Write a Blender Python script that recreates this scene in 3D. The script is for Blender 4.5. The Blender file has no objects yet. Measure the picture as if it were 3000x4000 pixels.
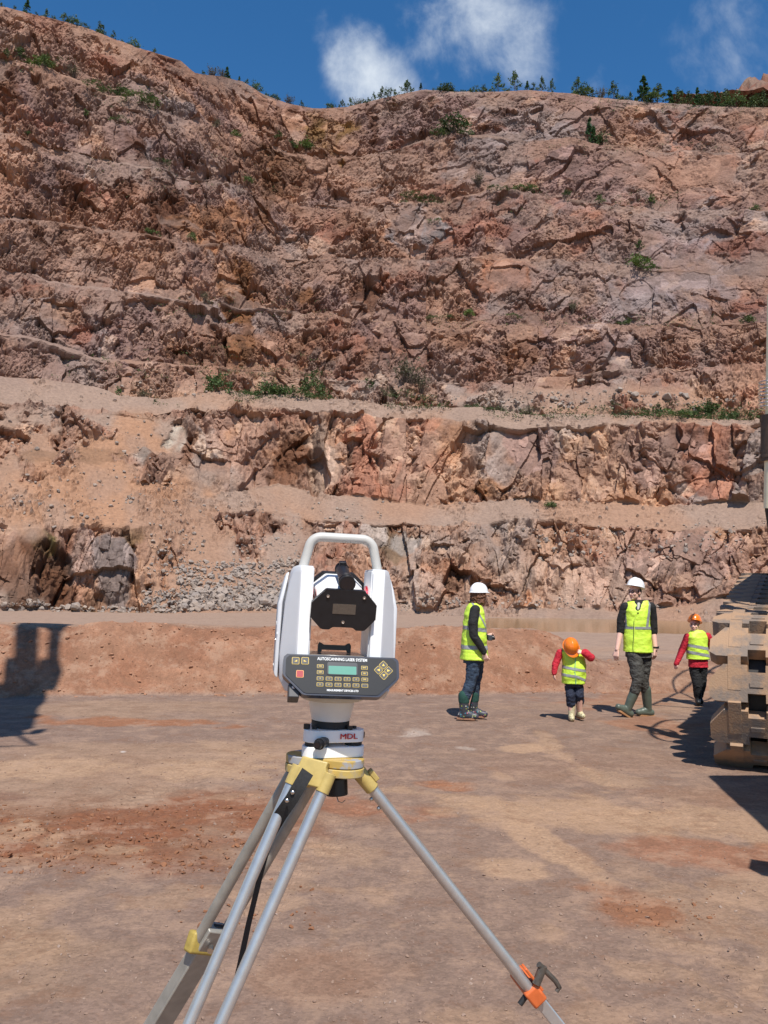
import bpy, bmesh, math, random
import numpy as np
from mathutils import Vector, Matrix, Euler, Quaternion

S = bpy.context.scene
COL = S.collection
rad = math.radians

# ------------------------------------------------------------------ camera
F_PX = 3300.0                      # focal length in pixels of a 3000 x 4000 frame
PITCH, ROLL, EYE = rad(5.5), rad(1.0), 1.65
cR0 = np.array([1, 0, 0.]); cF = np.array([0, math.cos(PITCH), math.sin(PITCH)])
cU0 = np.array([0, -math.sin(PITCH), math.cos(PITCH)])
cR = cR0 * math.cos(ROLL) + cU0 * math.sin(ROLL)
cU = cU0 * math.cos(ROLL) - cR0 * math.sin(ROLL)
CAM = np.array([0, 0, EYE])
cd = bpy.data.cameras.new("camera"); cam = bpy.data.objects.new("camera", cd); COL.objects.link(cam)
cd.sensor_fit = 'VERTICAL'; cd.sensor_height = 36.0; cd.lens = F_PX / 4000.0 * 36.0
cd.clip_start = 0.05; cd.clip_end = 3000
cam.matrix_world = Matrix(((cR[0], cU[0], -cF[0], CAM[0]), (cR[1], cU[1], -cF[1], CAM[1]),
                           (cR[2], cU[2], -cF[2], CAM[2]), (0, 0, 0, 1)))
S.camera = cam

# ------------------------------------------------------------------ light
SUN_EL, SUN_LEFT = rad(58.5), rad(11)     # sunlight travels away from the camera and SUN_LEFT to the left
ldir = Vector((-math.sin(SUN_LEFT) * math.cos(SUN_EL), math.cos(SUN_LEFT) * math.cos(SUN_EL), -math.sin(SUN_EL)))
ld = bpy.data.lights.new("sun", 'SUN'); lo = bpy.data.objects.new("sun", ld); COL.objects.link(lo)
ld.energy = 5.0; ld.angle = rad(0.53); ld.color = (1.0, 0.955, 0.89)
lo.rotation_euler = ldir.to_track_quat('-Z', 'Y').to_euler(); lo.location = (10, -30, 40)
S.view_settings.view_transform = 'Standard'; S.view_settings.look = 'None'
S.view_settings.gamma = 1; S.view_settings.exposure = 0.18

def ray(px, py):
    v = cF + cR * (px - 1500) / F_PX - cU * (py - 2000) / F_PX
    return v
def at(px, py, d):                    # the point seen at a pixel, d metres away along +Y
    v = ray(px, py); return Vector(CAM + v * (d / v[1]))
def on_ground(px, py, z=0.0):
    v = ray(px, py); return Vector(CAM + v * ((z - EYE) / v[2]))
def project(P):                       # (N,3) -> px, py
    q = P - CAM; w = np.maximum(q @ cF, 1e-3)
    return 1500 + F_PX * (q @ cR) / w, 2000 - F_PX * (q @ cU) / w

world = bpy.data.worlds.new("World"); S.world = world; world.use_nodes = True
def build_world():
    nt = world.node_tree; N = nt.nodes; L = nt.links; N.clear()
    out = N.new('ShaderNodeOutputWorld'); bg = N.new('ShaderNodeBackground')
    sky = N.new('ShaderNodeTexSky'); sky.sky_type = 'NISHITA'; sky.sun_disc = False
    sky.sun_elevation = SUN_EL; sky.sun_rotation = math.atan2(-ldir.x, -ldir.y)
    sky.air_density = 1.0; sky.dust_density = 0.25; sky.ozone_density = 3.0; sky.altitude = 100
    hs = N.new('ShaderNodeHueSaturation'); hs.inputs['Saturation'].default_value = 1.3
    hs.inputs['Value'].default_value = 1.0
    L.new(sky.outputs[0], hs.inputs['Color'])
    tc = N.new('ShaderNodeTexCoord')
    nz = N.new('ShaderNodeTexNoise'); nz.inputs['Scale'].default_value = 9; nz.inputs['Detail'].default_value = 9
    nz.inputs['Roughness'].default_value = 0.62; nz.inputs['Distortion'].default_value = 0.25
    L.new(tc.outputs['Generated'], nz.inputs['Vector'])
    nz2 = N.new('ShaderNodeTexNoise'); nz2.inputs['Scale'].default_value = 26; nz2.inputs['Detail'].default_value = 6
    L.new(tc.outputs['Generated'], nz2.inputs['Vector'])
    def math_(op, a, b=None, c=None):
        m = N.new('ShaderNodeMath'); m.operation = op
        for i, v in enumerate((a, b, c)):
            if v is None: continue
            if isinstance(v, (int, float)): m.inputs[i].default_value = v
            else: L.new(v, m.inputs[i])
        return m.outputs[0]
    total = None
    # cloud banks: direction, angular radius, strength
    for px, py, r, s in [(1440, 265, 190, 1.0), (1560, 330, 130, 0.8), (1340, 235, 100, 0.8), (1810, 90, 330, 0.84), (1980, 180, 260, 0.7),
                         (1680, 60, 180, 0.7), (1900, 60, 200, 0.7), (2190, 120, 190, 0.42), (1265, 60, 110, 0.42), (1255, 150, 60, 0.42),
                         (1480, 395, 190, 0.5), (1900, 330, 150, 0.55), (2330, 300, 170, 0.42), (2860, 190, 260, 0.52),
                         (2960, 250, 200, 0.5), (2740, 80, 130, 0.4), (2250, -200, 500, 0.4), (700, -500, 500, 0.5), (3500, 100, 500, 0.6)]:
        v = ray(px, py); v = v / np.linalg.norm(v)
        sub = N.new('ShaderNodeVectorMath'); sub.operation = 'DISTANCE'
        L.new(tc.outputs['Generated'], sub.inputs[0]); sub.inputs[1].default_value = tuple(v)
        mr = N.new('ShaderNodeMapRange'); mr.interpolation_type = 'SMOOTHSTEP'
        mr.inputs['From Min'].default_value = 0; mr.inputs['From Max'].default_value = r / F_PX * 1.6
        mr.inputs['To Min'].default_value = s; mr.inputs['To Max'].default_value = 0
        L.new(sub.outputs['Value'], mr.inputs['Value'])
        total = mr.outputs[0] if total is None else math_('MAXIMUM', total, mr.outputs[0])
    n = math_('ADD', math_('MULTIPLY', nz.outputs[0], 1.9), math_('MULTIPLY', nz2.outputs[0], 0.45))
    d = math_('ADD', total, math_('SUBTRACT', n, 1.53))
    ms = N.new('ShaderNodeMapRange'); ms.interpolation_type = 'SMOOTHSTEP'
    ms.inputs['From Min'].default_value = 0.02; ms.inputs['From Max'].default_value = 1.0
    L.new(d, ms.inputs['Value'])
    mask = math_('MULTIPLY', ms.outputs[0], math_('MINIMUM', math_('MULTIPLY', total, 1.45), 0.92))
    mix = N.new('ShaderNodeMix'); mix.data_type = 'RGBA'
    L.new(mask, mix.inputs[0]); L.new(hs.outputs[0], mix.inputs[6])
    mix.inputs[7].default_value = (6.4, 6.9, 7.4, 1)
    L.new(mix.outputs[2], bg.inputs['Color']); bg.inputs['Strength'].default_value = 0.118
    L.new(bg.outputs[0], out.inputs['Surface'])
build_world()

# ------------------------------------------------------------------ helpers
def link(o, parent=None):
    COL.objects.link(o)
    if parent is not None: o.parent = parent
    return o
def tag(o, label, cat, group=None):
    o['label'] = label; o['category'] = cat
    if group: o['group'] = group
    return o
def thing(name, label, cat, loc=(0, 0, 0), rot=(0, 0, 0), group=None):
    o = bpy.data.objects.new(name, None); o.empty_display_size = 0.1; link(o)
    o.location = loc; o.rotation_euler = rot
    return tag(o, label, cat, group)

def mat(name, col, rough=0.6, metal=0.0, var=0.0, vscale=20.0, col2=None, bump=0.0, bscale=60.0, spec=0.5, coat=0.0, detail=4, thr=None, obj_coords=True):
    m = bpy.data.materials.new(name); m.use_nodes = True
    nt = m.node_tree; N = nt.nodes; L = nt.links
    b = N['Principled BSDF']; b.inputs['Roughness'].default_value = rough; b.inputs['Metallic'].default_value = metal
    b.inputs['Specular IOR Level'].default_value = spec; b.inputs['Coat Weight'].default_value = coat
    b.inputs['Base Color'].default_value = (*col, 1)
    if var > 0 or col2 is not None or bump > 0:
        tc = N.new('ShaderNodeTexCoord')
        src = tc.outputs['Object']
        if var > 0 or col2 is not None:
            nz = N.new('ShaderNodeTexNoise'); nz.inputs['Scale'].default_value = vscale; nz.inputs['Detail'].default_value = detail
            nz.inputs['Roughness'].default_value = 0.6
            L.new(src, nz.inputs['Vector'])
            mr = N.new('ShaderNodeMapRange')
            a, c = thr if thr else (0.3, 0.7)
            mr.inputs['From Min'].default_value = a; mr.inputs['From Max'].default_value = c
            L.new(nz.outputs[0], mr.inputs['Value'])
            mx = N.new('ShaderNodeMix'); mx.data_type = 'RGBA'; L.new(mr.outputs[0], mx.inputs[0])
            c2 = col2 if col2 is not None else tuple(min(1, x * (1 + var)) for x in col)
            c1 = col if col2 is not None else tuple(x * (1 - var) for x in col)
            mx.inputs[6].default_value = (*c1, 1); mx.inputs[7].default_value = (*c2, 1)
            L.new(mx.outputs[2], b.inputs['Base Color'])
        if bump > 0:
            n2 = N.new('ShaderNodeTexNoise'); n2.inputs['Scale'].default_value = bscale; n2.inputs['Detail'].default_value = 5
            L.new(src, n2.inputs['Vector'])
            bp = N.new('ShaderNodeBump'); bp.inputs['Strength'].default_value = bump; bp.inputs['Distance'].default_value = 1.0 / bscale
            L.new(n2.outputs[0], bp.inputs['Height']); L.new(bp.outputs[0], b.inputs['Normal'])
    return m

def frame_to(p0, p1):
    p0 = Vector(p0); p1 = Vector(p1); d = (p1 - p0)
    q = d.to_track_quat('Z', 'Y') if d.length > 1e-9 else Quaternion()
    return Matrix.Translation(p0) @ q.to_matrix().to_4x4(), d.length

class MB:
    def __init__(s): s.v = []; s.f = []; s.m = []
    def add(s, vs, fs, mi=0, M=None):
        o = len(s.v)
        for p in vs:
            p = Vector(p)
            if M is not None: p = M @ p
            s.v.append(tuple(p))
        for f in fs: s.f.append([o + i for i in f]); s.m.append(mi)
    def box(s, c, size, mi=0, M=None):
        x, y, z = [k / 2 for k in size]
        vs = [(c[0] + a * x, c[1] + b * y, c[2] + e * z) for e in (-1, 1) for b in (-1, 1) for a in (-1, 1)]
        s.add(vs, [(0, 2, 3, 1), (4, 5, 7, 6), (0, 1, 5, 4), (2, 6, 7, 3), (0, 4, 6, 2), (1, 3, 7, 5)], mi, M)
    def cone(s, p0, p1, r0, r1=None, n=20, mi=0, M=None, caps=True):
        r1 = r0 if r1 is None else r1
        T, L = frame_to(p0, p1)
        if M is not None: T = M @ T
        vs = []
        for z, r in ((0, r0), (L, r1)):
            for i in range(n):
                a = 2 * math.pi * i / n; vs.append((r * math.cos(a), r * math.sin(a), z))
        fs = [(i, (i + 1) % n, n + (i + 1) % n, n + i) for i in range(n)]
        if caps: fs += [tuple(range(n - 1, -1, -1)), tuple(range(n, 2 * n))]
        s.add(vs, fs, mi, T)
    def lathe(s, prof, n=32, mi=0, M=None, cap0=True, cap1=True):   # prof: (r, z)
        vs = []; k = len(prof)
        for r, z in prof:
            for i in range(n):
                a = 2 * math.pi * i / n; vs.append((r * math.cos(a), r * math.sin(a), z))
        fs = []
        for j in range(k - 1):
            for i in range(n):
                fs.append((j * n + i, j * n + (i + 1) % n, (j + 1) * n + (i + 1) % n, (j + 1) * n + i))
        if cap0: fs.append(tuple(range(n - 1, -1, -1)))
        if cap1: fs.append(tuple((k - 1) * n + i for i in range(n)))
        s.add(vs, fs, mi, M)
    def prism(s, pts, y0, y1, mi=0, M=None, mi_front=None):        # outline in (x,z), extruded along y
        n = len(pts)
        vs = [(p[0], y0, p[1]) for p in pts] + [(p[0], y1, p[1]) for p in pts]
        s.add(vs, [(i, n + i, n + (i + 1) % n, (i + 1) % n) for i in range(n)] + [tuple(range(n, 2 * n))[::-1]], mi, M)
        s.add(vs, [tuple(range(n))], mi if mi_front is None else mi_front, M)
    def loft(s, rings, mi=0, M=None):                               # list of equal-length closed rings
        n = len(rings[0]); vs = [p for r in rings for p in r]; fs = []
        for j in range(len(rings) - 1):
            for i in range(n):
                fs.append((j * n + i, j * n + (i + 1) % n, (j + 1) * n + (i + 1) % n, (j + 1) * n + i))
        fs += [tuple(range(n - 1, -1, -1)), tuple((len(rings) - 1) * n + i for i in range(n))]
        s.add(vs, fs, mi, M)
    def tube(s, path, r, n=10, mi=0, M=None, flat=None):
        P = [Vector(p) for p in path]; rings = []
        R = r if isinstance(r, (list, tuple)) else [r] * len(P)
        up = None
        for i, p in enumerate(P):
            t = (P[min(i + 1, len(P) - 1)] - P[max(i - 1, 0)]).normalized()
            if up is None:
                up = Vector((0, 0, 1)) if abs(t.z) < 0.9 else Vector((0, 1, 0))
            b = t.cross(up).normalized(); up = b.cross(t).normalized()
            rings.append([p + b * (R[i] * math.cos(2 * math.pi * k / n)) * (flat or 1) + up * (R[i] * math.sin(2 * math.pi * k / n)) for k in range(n)])
        s.loft(rings, mi, M)
    def ball(s, c, r, mi=0, M=None, n=16, k=10):
        r = (r, r, r) if isinstance(r, (int, float)) else r
        vs = [(c[0], c[1], c[2] - r[2])]; fs = []
        for j in range(1, k):
            t = math.pi * j / k
            for i in range(n):
                a = 2 * math.pi * i / n
                vs.append((c[0] + r[0] * math.sin(t) * math.cos(a), c[1] + r[1] * math.sin(t) * math.sin(a), c[2] - r[2] * math.cos(t)))
        vs.append((c[0], c[1], c[2] + r[2]))
        for i in range(n): fs.append((0, 1 + (i + 1) % n, 1 + i))
        for j in range(k - 2):
            for i in range(n):
                a = 1 + j * n + i; b = 1 + j * n + (i + 1) % n; fs.append((a, b, b + n, a + n))
        e = len(vs) - 1; o = 1 + (k - 2) * n
        for i in range(n): fs.append((o + i, o + (i + 1) % n, e))
        s.add(vs, fs, mi, M)
    def build(s, name, mats, parent=None, bevel=0, seg=2, smooth=35, **kw):
        me = bpy.data.meshes.new(name); me.from_pydata(s.v, [], s.f); me.update()
        for m in (mats if isinstance(mats, (list, tuple)) else [mats]): me.materials.append(m)
        me.polygons.foreach_set('material_index', s.m)
        bm = bmesh.new(); bm.from_mesh(me); bmesh.ops.recalc_face_normals(bm, faces=bm.faces); bm.to_mesh(me); bm.free()
        if smooth is not None:
            me.shade_smooth(); me.set_sharp_from_angle(angle=rad(smooth))
        o = link(bpy.data.objects.new(name, me), parent)
        if bevel:
            b = o.modifiers.new('bevel', 'BEVEL'); b.width = bevel; b.segments = seg; b.limit_method = 'ANGLE'; b.angle_limit = rad(30)
            b.harden_normals = False
        return o

def text_mesh(txt, size, name, m, parent, M, extrude=0.0003, align='CENTER', sx=1.0, bold=0.0):
    cu = bpy.data.curves.new('t', 'FONT'); cu.body = txt; cu.size = size; cu.align_x = align; cu.align_y = 'CENTER'; cu.extrude = extrude
    cu.offset = bold; cu.resolution_u = 3
    o = bpy.data.objects.new('t', cu); COL.objects.link(o)
    dg = bpy.context.evaluated_depsgraph_get(); dg.update()
    me = bpy.data.meshes.new_from_object(o.evaluated_get(dg))
    bpy.data.objects.remove(o); bpy.data.curves.remove(cu)
    me.transform(M @ Matrix.Diagonal((sx, 1, 1, 1)))
    me.materials.clear(); me.materials.append(m)
    return link(bpy.data.objects.new(name, me), parent)
# text lies in local XY facing +Z; this turns it upright facing -Y
UPRIGHT = Matrix.Rotation(rad(90), 4, 'X')

# ---------------------------------------------------------------- numpy noise
def _h(ix, iy, iz, seed):
    h = (ix.astype(np.uint32) * np.uint32(374761393) + iy.astype(np.uint32) * np.uint32(668265263)
         + iz.astype(np.uint32) * np.uint32(2246822519) + np.uint32((seed * 3266489917) & 0xffffffff))
    h = (h ^ (h >> np.uint32(15))) * np.uint32(2246822519)
    h = (h ^ (h >> np.uint32(13))) * np.uint32(3266489917)
    return h ^ (h >> np.uint32(16))
def _f(h): return h.astype(np.float32) * np.float32(1 / 4294967296.0)
def vnoise(p, seed=0):
    i = np.floor(p).astype(np.int64); f = (p - i).astype(np.float32); f = f * f * (3 - 2 * f)
    r = 0
    for dx in (0, 1):
        for dy in (0, 1):
            for dz in (0, 1):
                w = (f[:, 0] if dx else 1 - f[:, 0]) * (f[:, 1] if dy else 1 - f[:, 1]) * (f[:, 2] if dz else 1 - f[:, 2])
                r = r + w * _f(_h(i[:, 0] + dx, i[:, 1] + dy, i[:, 2] + dz, seed))
    return r
def fbm(p, seed=0, oct=4, gain=0.5):
    r = 0; a = 1.0; t = 0
    for k in range(oct):
        r = r + a * vnoise(p * (2.03 ** k), seed + 17 * k); t += a; a *= gain
    return r / t
def worley(p, seed=0):
    b = np.floor(p - 0.5).astype(np.int64); best = np.full(len(p), 9.0, np.float32); sec = best.copy()
    bid = np.zeros(len(p), np.uint32); off = np.zeros((len(p), 3), np.float32)
    for dx in (0, 1):
        for dy in (0, 1):
            for dz in (0, 1):
                h = _h(b[:, 0] + dx, b[:, 1] + dy, b[:, 2] + dz, seed)
                o = np.stack([p[:, 0] - (b[:, 0] + dx) - (0.15 + 0.7 * _f(h)),
                              p[:, 1] - (b[:, 1] + dy) - (0.15 + 0.7 * _f(h * np.uint32(2654435761) ^ (h >> np.uint32(7)))),
                              p[:, 2] - (b[:, 2] + dz) - (0.15 + 0.7 * _f(h * np.uint32(2246822519) ^ (h >> np.uint32(11))))], 1).astype(np.float32)
                d = (o * o).sum(1)
                m = d < best
                sec = np.where(m, best, np.minimum(sec, d))
                best = np.where(m, d, best); bid = np.where(m, h, bid); off[m] = o[m]
    return np.sqrt(best), np.sqrt(sec), bid, off
def facets(p, seed=0, steep=.95):
    # the upper envelope of tilted pyramids, one per cell: convex blocks that meet in creases
    b = np.floor(p - 0.5).astype(np.int64); best = np.full(len(p), -9.0, np.float32); bid = np.zeros(len(p), np.uint32)
    for dx in (0, 1):
        for dy in (0, 1):
            for dz in (0, 1):
                h = _h(b[:, 0] + dx, b[:, 1] + dy, b[:, 2] + dz, seed)
                o = [p[:, 0] - (b[:, 0] + dx) - (0.15 + 0.7 * _f(h)),
                     p[:, 1] - (b[:, 1] + dy) - (0.15 + 0.7 * _f(h * np.uint32(2654435761) ^ (h >> np.uint32(7)))),
                     p[:, 2] - (b[:, 2] + dz) - (0.15 + 0.7 * _f(h * np.uint32(2246822519) ^ (h >> np.uint32(11))))]
                c = rnd(h, 21); t1 = (rnd(h, 22) - .5) * 1.7; t2 = (rnd(h, 23) - .72) * 1.7
                ax, ay, az = np.abs(o[0]), np.abs(o[1]), np.abs(o[2])
                v = (rnd(h, 24) - .5) * .7 + t1 * o[0] + t2 * o[2] - steep * 2.3 * np.maximum(np.maximum(np.maximum(ax * 1.15, az), ay) - .24, 0)
                v = v.astype(np.float32); m = v > best; best = np.where(m, v, best); bid = np.where(m, h, bid)
    return best, bid
def rnd(bid, k): 
    h = (bid ^ np.uint32((k * 0x9E3779B1) & 0xffffffff)) * np.uint32(2246822519); h = (h ^ (h >> np.uint32(14))) * np.uint32(3266489917)
    return _f(h ^ (h >> np.uint32(15)))
def sstep(a, b, x):
    t = np.clip((x - a) / (b - a), 0, 1); return t * t * (3 - 2 * t)
def lerp(a, b, t): return a + (b - a) * t

def grid_mesh(name, V, nr, nc, colors, material, smooth=False, extra=None):
    me = bpy.data.meshes.new(name)
    idx = np.arange(nr * nc).reshape(nr, nc)
    q = np.stack([idx[:-1, :-1], idx[:-1, 1:], idx[1:, 1:], idx[1:, :-1]], -1).reshape(-1, 4)
    me.vertices.add(len(V)); me.vertices.foreach_set('co', V.astype(np.float32).ravel())
    me.loops.add(q.size); me.loops.foreach_set('vertex_index', q.astype(np.int32).ravel())
    me.polygons.add(len(q)); me.polygons.foreach_set('loop_start', np.arange(0, q.size, 4, dtype=np.int32))
    me.polygons.foreach_set('use_smooth', np.full(len(q), smooth))
    me.update(calc_edges=True)
    a = me.color_attributes.new('geo', 'FLOAT_COLOR', 'POINT')
    c4 = np.concatenate([colors, np.ones((len(V), 1))], 1).astype(np.float32) if colors.shape[1] == 3 else colors.astype(np.float32)
    a.data.foreach_set('color', c4.ravel())
    me.materials.append(material)
    o = link(bpy.data.objects.new(name, me)); o['kind'] = 'structure'
    return o
# ================================================================== QUARRY FACE
def earth_mat(name, scale, bump, bdist, rough=0.9, mottle=0.35, speck=0.0):
    m = bpy.data.materials.new(name); m.use_nodes = True; N = m.node_tree.nodes; L = m.node_tree.links
    b = N['Principled BSDF']; b.inputs['Roughness'].default_value = rough; b.inputs['Specular IOR Level'].default_value = 0.25
    at_ = N.new('ShaderNodeAttribute'); at_.attribute_name = 'geo'
    tc = N.new('ShaderNodeTexCoord')
    n1 = N.new('ShaderNodeTexNoise'); n1.inputs['Scale'].default_value = scale; n1.inputs['Detail'].default_value = 8; n1.inputs['Roughness'].default_value = 0.7
    L.new(tc.outputs['Object'], n1.inputs['Vector'])
    mr = N.new('ShaderNodeMapRange'); mr.inputs['From Min'].default_value = 0.25; mr.inputs['From Max'].default_value = 0.75
    mr.inputs['To Min'].default_value = 1 - mottle; mr.inputs['To Max'].default_value = 1 + mottle
    L.new(n1.outputs[0], mr.inputs['Value'])
    mx = N.new('ShaderNodeMix'); mx.data_type = 'RGBA'; mx.blend_type = 'MULTIPLY'; mx.inputs[0].default_value = 1
    L.new(at_.outputs['Color'], mx.inputs[6]); L.new(mr.outputs[0], mx.inputs[7])
    res = mx.outputs[2]
    if speck > 0:
        vo = N.new('ShaderNodeTexVoronoi'); vo.inputs['Scale'].default_value = speck; L.new(tc.outputs['Object'], vo.inputs['Vector'])
        cr = N.new('ShaderNodeMapRange'); cr.inputs['From Min'].default_value = 0.0; cr.inputs['From Max'].default_value = 1.0
        cr.inputs['To Min'].default_value = 0.86; cr.inputs['To Max'].default_value = 1.16
        sp = N.new('ShaderNodeSeparateColor'); L.new(vo.outputs['Color'], sp.inputs[0]); L.new(sp.outputs[0], cr.inputs['Value'])
        m2 = N.new('ShaderNodeMix'); m2.data_type = 'RGBA'; m2.blend_type = 'MULTIPLY'; m2.inputs[0].default_value = 1
        L.new(res, m2.inputs[6]); L.new(cr.outputs[0], m2.inputs[7]); res = m2.outputs[2]
    if speck > 0:
        n3 = N.new('ShaderNodeTexNoise'); n3.inputs['Scale'].default_value = 2.6; n3.inputs['Detail'].default_value = 12; n3.inputs['Roughness'].default_value = 0.78
        mp3 = N.new('ShaderNodeMapping'); mp3.inputs['Scale'].default_value = (1, 1.6, 1); L.new(tc.outputs['Object'], mp3.inputs[0]); mp3.inputs['Scale'].default_value = (1, 1, 1); L.new(mp3.outputs[0], n3.inputs['Vector'])
        for lo_, hi_, cc_, am in ((.50, .60, (.37, .238, .160), .5), (.47, .38, (.20, .105, .062), .55)):
            r3 = N.new('ShaderNodeMapRange'); r3.inputs['From Min'].default_value = lo_; r3.inputs['From Max'].default_value = hi_; r3.inputs['To Max'].default_value = am; L.new(n3.outputs[0], r3.inputs['Value'])
            m3 = N.new('ShaderNodeMix'); m3.data_type = 'RGBA'; L.new(r3.outputs[0], m3.inputs[0]); L.new(res, m3.inputs[6]); m3.inputs[7].default_value = (*cc_, 1); res = m3.outputs[2]
    L.new(res, b.inputs['Base Color'])
    bp = N.new('ShaderNodeBump'); bp.inputs['Strength'].default_value = bump; bp.inputs['Distance'].default_value = bdist
    n2 = N.new('ShaderNodeTexNoise'); n2.inputs['Scale'].default_value = scale * 1.7; n2.inputs['Detail'].default_value = 8; n2.inputs['Roughness'].default_value = 0.7
    L.new(tc.outputs['Object'], n2.inputs['Vector']); L.new(n2.outputs[0], bp.inputs['Height']); L.new(bp.outputs[0], b.inputs['Normal'])
    return m
ROCK = earth_mat('quarry_rock', 3.2, 0.7, 0.10, 0.88, 0.30)

LINES = {   # crest and foot lines of the terraces
 'foot':  [(-500, 2378), (0, 2378), (550, 2376), (900, 2390), (1200, 2392), (1500, 2385), (1900, 2378), (2400, 2378), (2650, 2366), (2850, 2335), (3500, 2325)],
 'c1':    [(-500, 2050), (0, 2065), (250, 2072), (420, 2060), (530, 2075), (600, 2060), (900, 2020), (1080, 1990), (1230, 2030), (1500, 2044), (1800, 2050), (2060, 2036), (2400, 2060), (3000, 2072), (3500, 2080)],
 'foot2': [(-500, 1880), (0, 1890), (380, 1880), (633, 1908), (841, 1935), (1085, 1892), (1220, 1915), (1500, 1958), (1825, 1967), (2100, 1958), (2585, 1967), (3000, 1976), (3500, 1980)],
 'top2':  [(-500, 1570), (0, 1580), (497, 1600), (750, 1588), (904, 1597), (1175, 1615), (1500, 1628), (1771, 1651), (2042, 1669), (2404, 1668), (3000, 1664), (3500, 1660)],
 'c2':    [(-500, 1445), (0, 1470), (181, 1480), (362, 1506), (470, 1540), (633, 1548), (768, 1533), (886, 1526), (995, 1542), (1130, 1556), (1356, 1576), (1500, 1585), (1771, 1588), (2042, 1612), (2404, 1630), (3000, 1648), (3500, 1650)],
 'l5':    [(-500, 1290), (0, 1325), (226, 1362), (452, 1411), (633, 1425), (814, 1443), (995, 1461), (1085, 1470), (1356, 1494), (1681, 1488), (1862, 1484), (2042, 1470), (2223, 1461), (2404, 1452), (2585, 1443), (3000, 1407), (3500, 1380)],
 'l4':    [(-500, 980), (0, 1054), (226, 1099), (389, 1136), (588, 1154), (768, 1181), (904, 1190), (1085, 1208), (1220, 1226), (1356, 1235), (1500, 1250), (1771, 1244), (1907, 1253), (2314, 1268), (2630, 1262), (3000, 1270), (3500, 1275)],
 'l3':    [(-500, 770), (0, 850), (217, 868), (316, 872), (588, 913), (750, 949), (859, 967), (995, 976), (1200, 1000), (1500, 1012), (2000, 1012), (2450, 1030), (2700, 1052), (3000, 1052), (3500, 1050)],
 'l2':    [(-500, 440), (0, 542), (118, 570), (271, 606), (434, 624), (633, 651), (723, 678), (859, 714), (958, 732), (1040, 769), (1200, 800), (1350, 812), (1500, 796), (1618, 787), (1708, 796), (1850, 752), (1907, 740), (2060, 764), (2178, 769), (2314, 796), (2585, 818), (3000, 832), (3500, 840)],
 'l1':    [(-500, 160), (0, 244), (181, 271), (362, 339), (497, 380), (597, 416), (723, 461), (868, 506), (958, 533), (1067, 579), (1112, 597), (1260, 622), (1400, 610), (1560, 570), (1672, 533), (1807, 524), (1934, 542), (2268, 560), (2359, 565), (2585, 588), (3000, 601), (3500, 610)],
 'sky':   [(-500, -70), (0, 23), (181, 63), (362, 113), (524, 176), (620, 205), (705, 230), (760, 278), (814, 289), (868, 294), (950, 316), (1022, 362), (1130, 402), (1220, 420), (1356, 420), (1447, 398), (1500, 386), (1600, 365), (1663, 353), (1862, 362), (2042, 353), (2241, 366), (2314, 380), (2450, 393), (2630, 407), (3000, 425), (3500, 440)],
}
PHI = np.linspace(rad(-34), rad(34), 1500); NC = len(PHI)
def line_t(key):
    ph, tt = [], []
    for px, py in LINES[key]:
        v = ray(px, py); ph.append(math.atan2(v[0], v[1])); tt.append(v[2] / math.hypot(v[0], v[1]))
    o = np.argsort(ph); return np.interp(PHI, np.array(ph)[o], np.array(tt)[o])
one = np.stack([PHI * 40, np.zeros(NC), np.zeros(NC)], 1)
def n1d(seed, s=1.0, oct=3): return fbm(one * s + seed * 7.31, seed, oct) - 0.5
PXC = 1500 + F_PX * np.tan(PHI)                          # rough pixel column on the horizon
left = sstep(1500, 100, PXC)                             # the left wall swings towards the camera
scree = sstep(430, 860, PXC) * sstep(1420, 1100, PXC)    # the dusty fan left of the scanner
d = lerp(66.0, 61.0, left) + n1d(3, 0.25) * 3
prof_t = []; prof_d = []; seg_rows = []; seg_kind = []   # kind of the segment that ENDS at the point: 1 rock, 0 dust, 2 bench
def push(t, dd, rows, kind): prof_t.append(t); prof_d.append(dd); seg_rows.append(rows); seg_kind.append(kind)
t0 = (-0.6 - EYE) / d; push(t0, d, 0, 0)
tref = [t0]
def face(key, ang, rows, kind, rough=0.006, seed=1):
    global d
    tp = prof_t[-1]; tn = np.maximum(line_t(key) + n1d(seed, 1.1, 3) * rough, tp + 0.002)
    ts = line_t(key); tq = tref[0]; tb = np.tan(ang); tb = np.maximum(tb, ts + 0.12)
    d = d * np.maximum(tb - tq, .05) / (tb - ts); tref[0] = ts; push(tn, d, rows, kind)
def bench(w):
    global d
    z = EYE + prof_t[-1] * d + 0.25; zr = EYE + tref[0] * d + .25; d = d + np.maximum(w, 0.4); tref[0] = (zr - EYE) / d; push((z - EYE) / d, d, 14, 2)
R_ = lambda a: np.full(NC, rad(a))
face('foot', lerp(R_(16), R_(30), scree), 26, 0, 0.002)
face('c1', lerp(lerp(R_(46), R_(60), left), R_(35), scree), 118, 1, 0.006, 5)
face('foot2', lerp(R_(30), R_(38), left), 44, 0, 0.003, 6)
face('top2', lerp(R_(66), R_(46), sstep(950, 350, PXC)), 116, 1, 0.006, 7)
face('c2', R_(38), 34, 0, 0.003, 8)
bench(lerp(8.5, 5.0, left))
face('l5', lerp(R_(52), R_(60), left), 62, 1, 0.006, 9)
bench(lerp(3.4, 1.7, left) + n1d(21, 0.35, 2) * 2.5)
face('l4', R_(70), 84, 1, 0.010, 10)
bench(lerp(3.4, 1.6, left) + n1d(22, 0.35, 2) * 2.5)
face('l3', R_(70), 80, 1, 0.010, 11)
bench(lerp(3.4, 1.5, left) + n1d(23, 0.35, 2) * 2.5)
face('l2', R_(69), 94, 1, 0.010, 12)
bench(lerp(3.4, 1.5, left) + n1d(24, 0.35, 2) * 2.5)
face('l1', R_(69), 98, 1, 0.008, 13)
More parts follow.
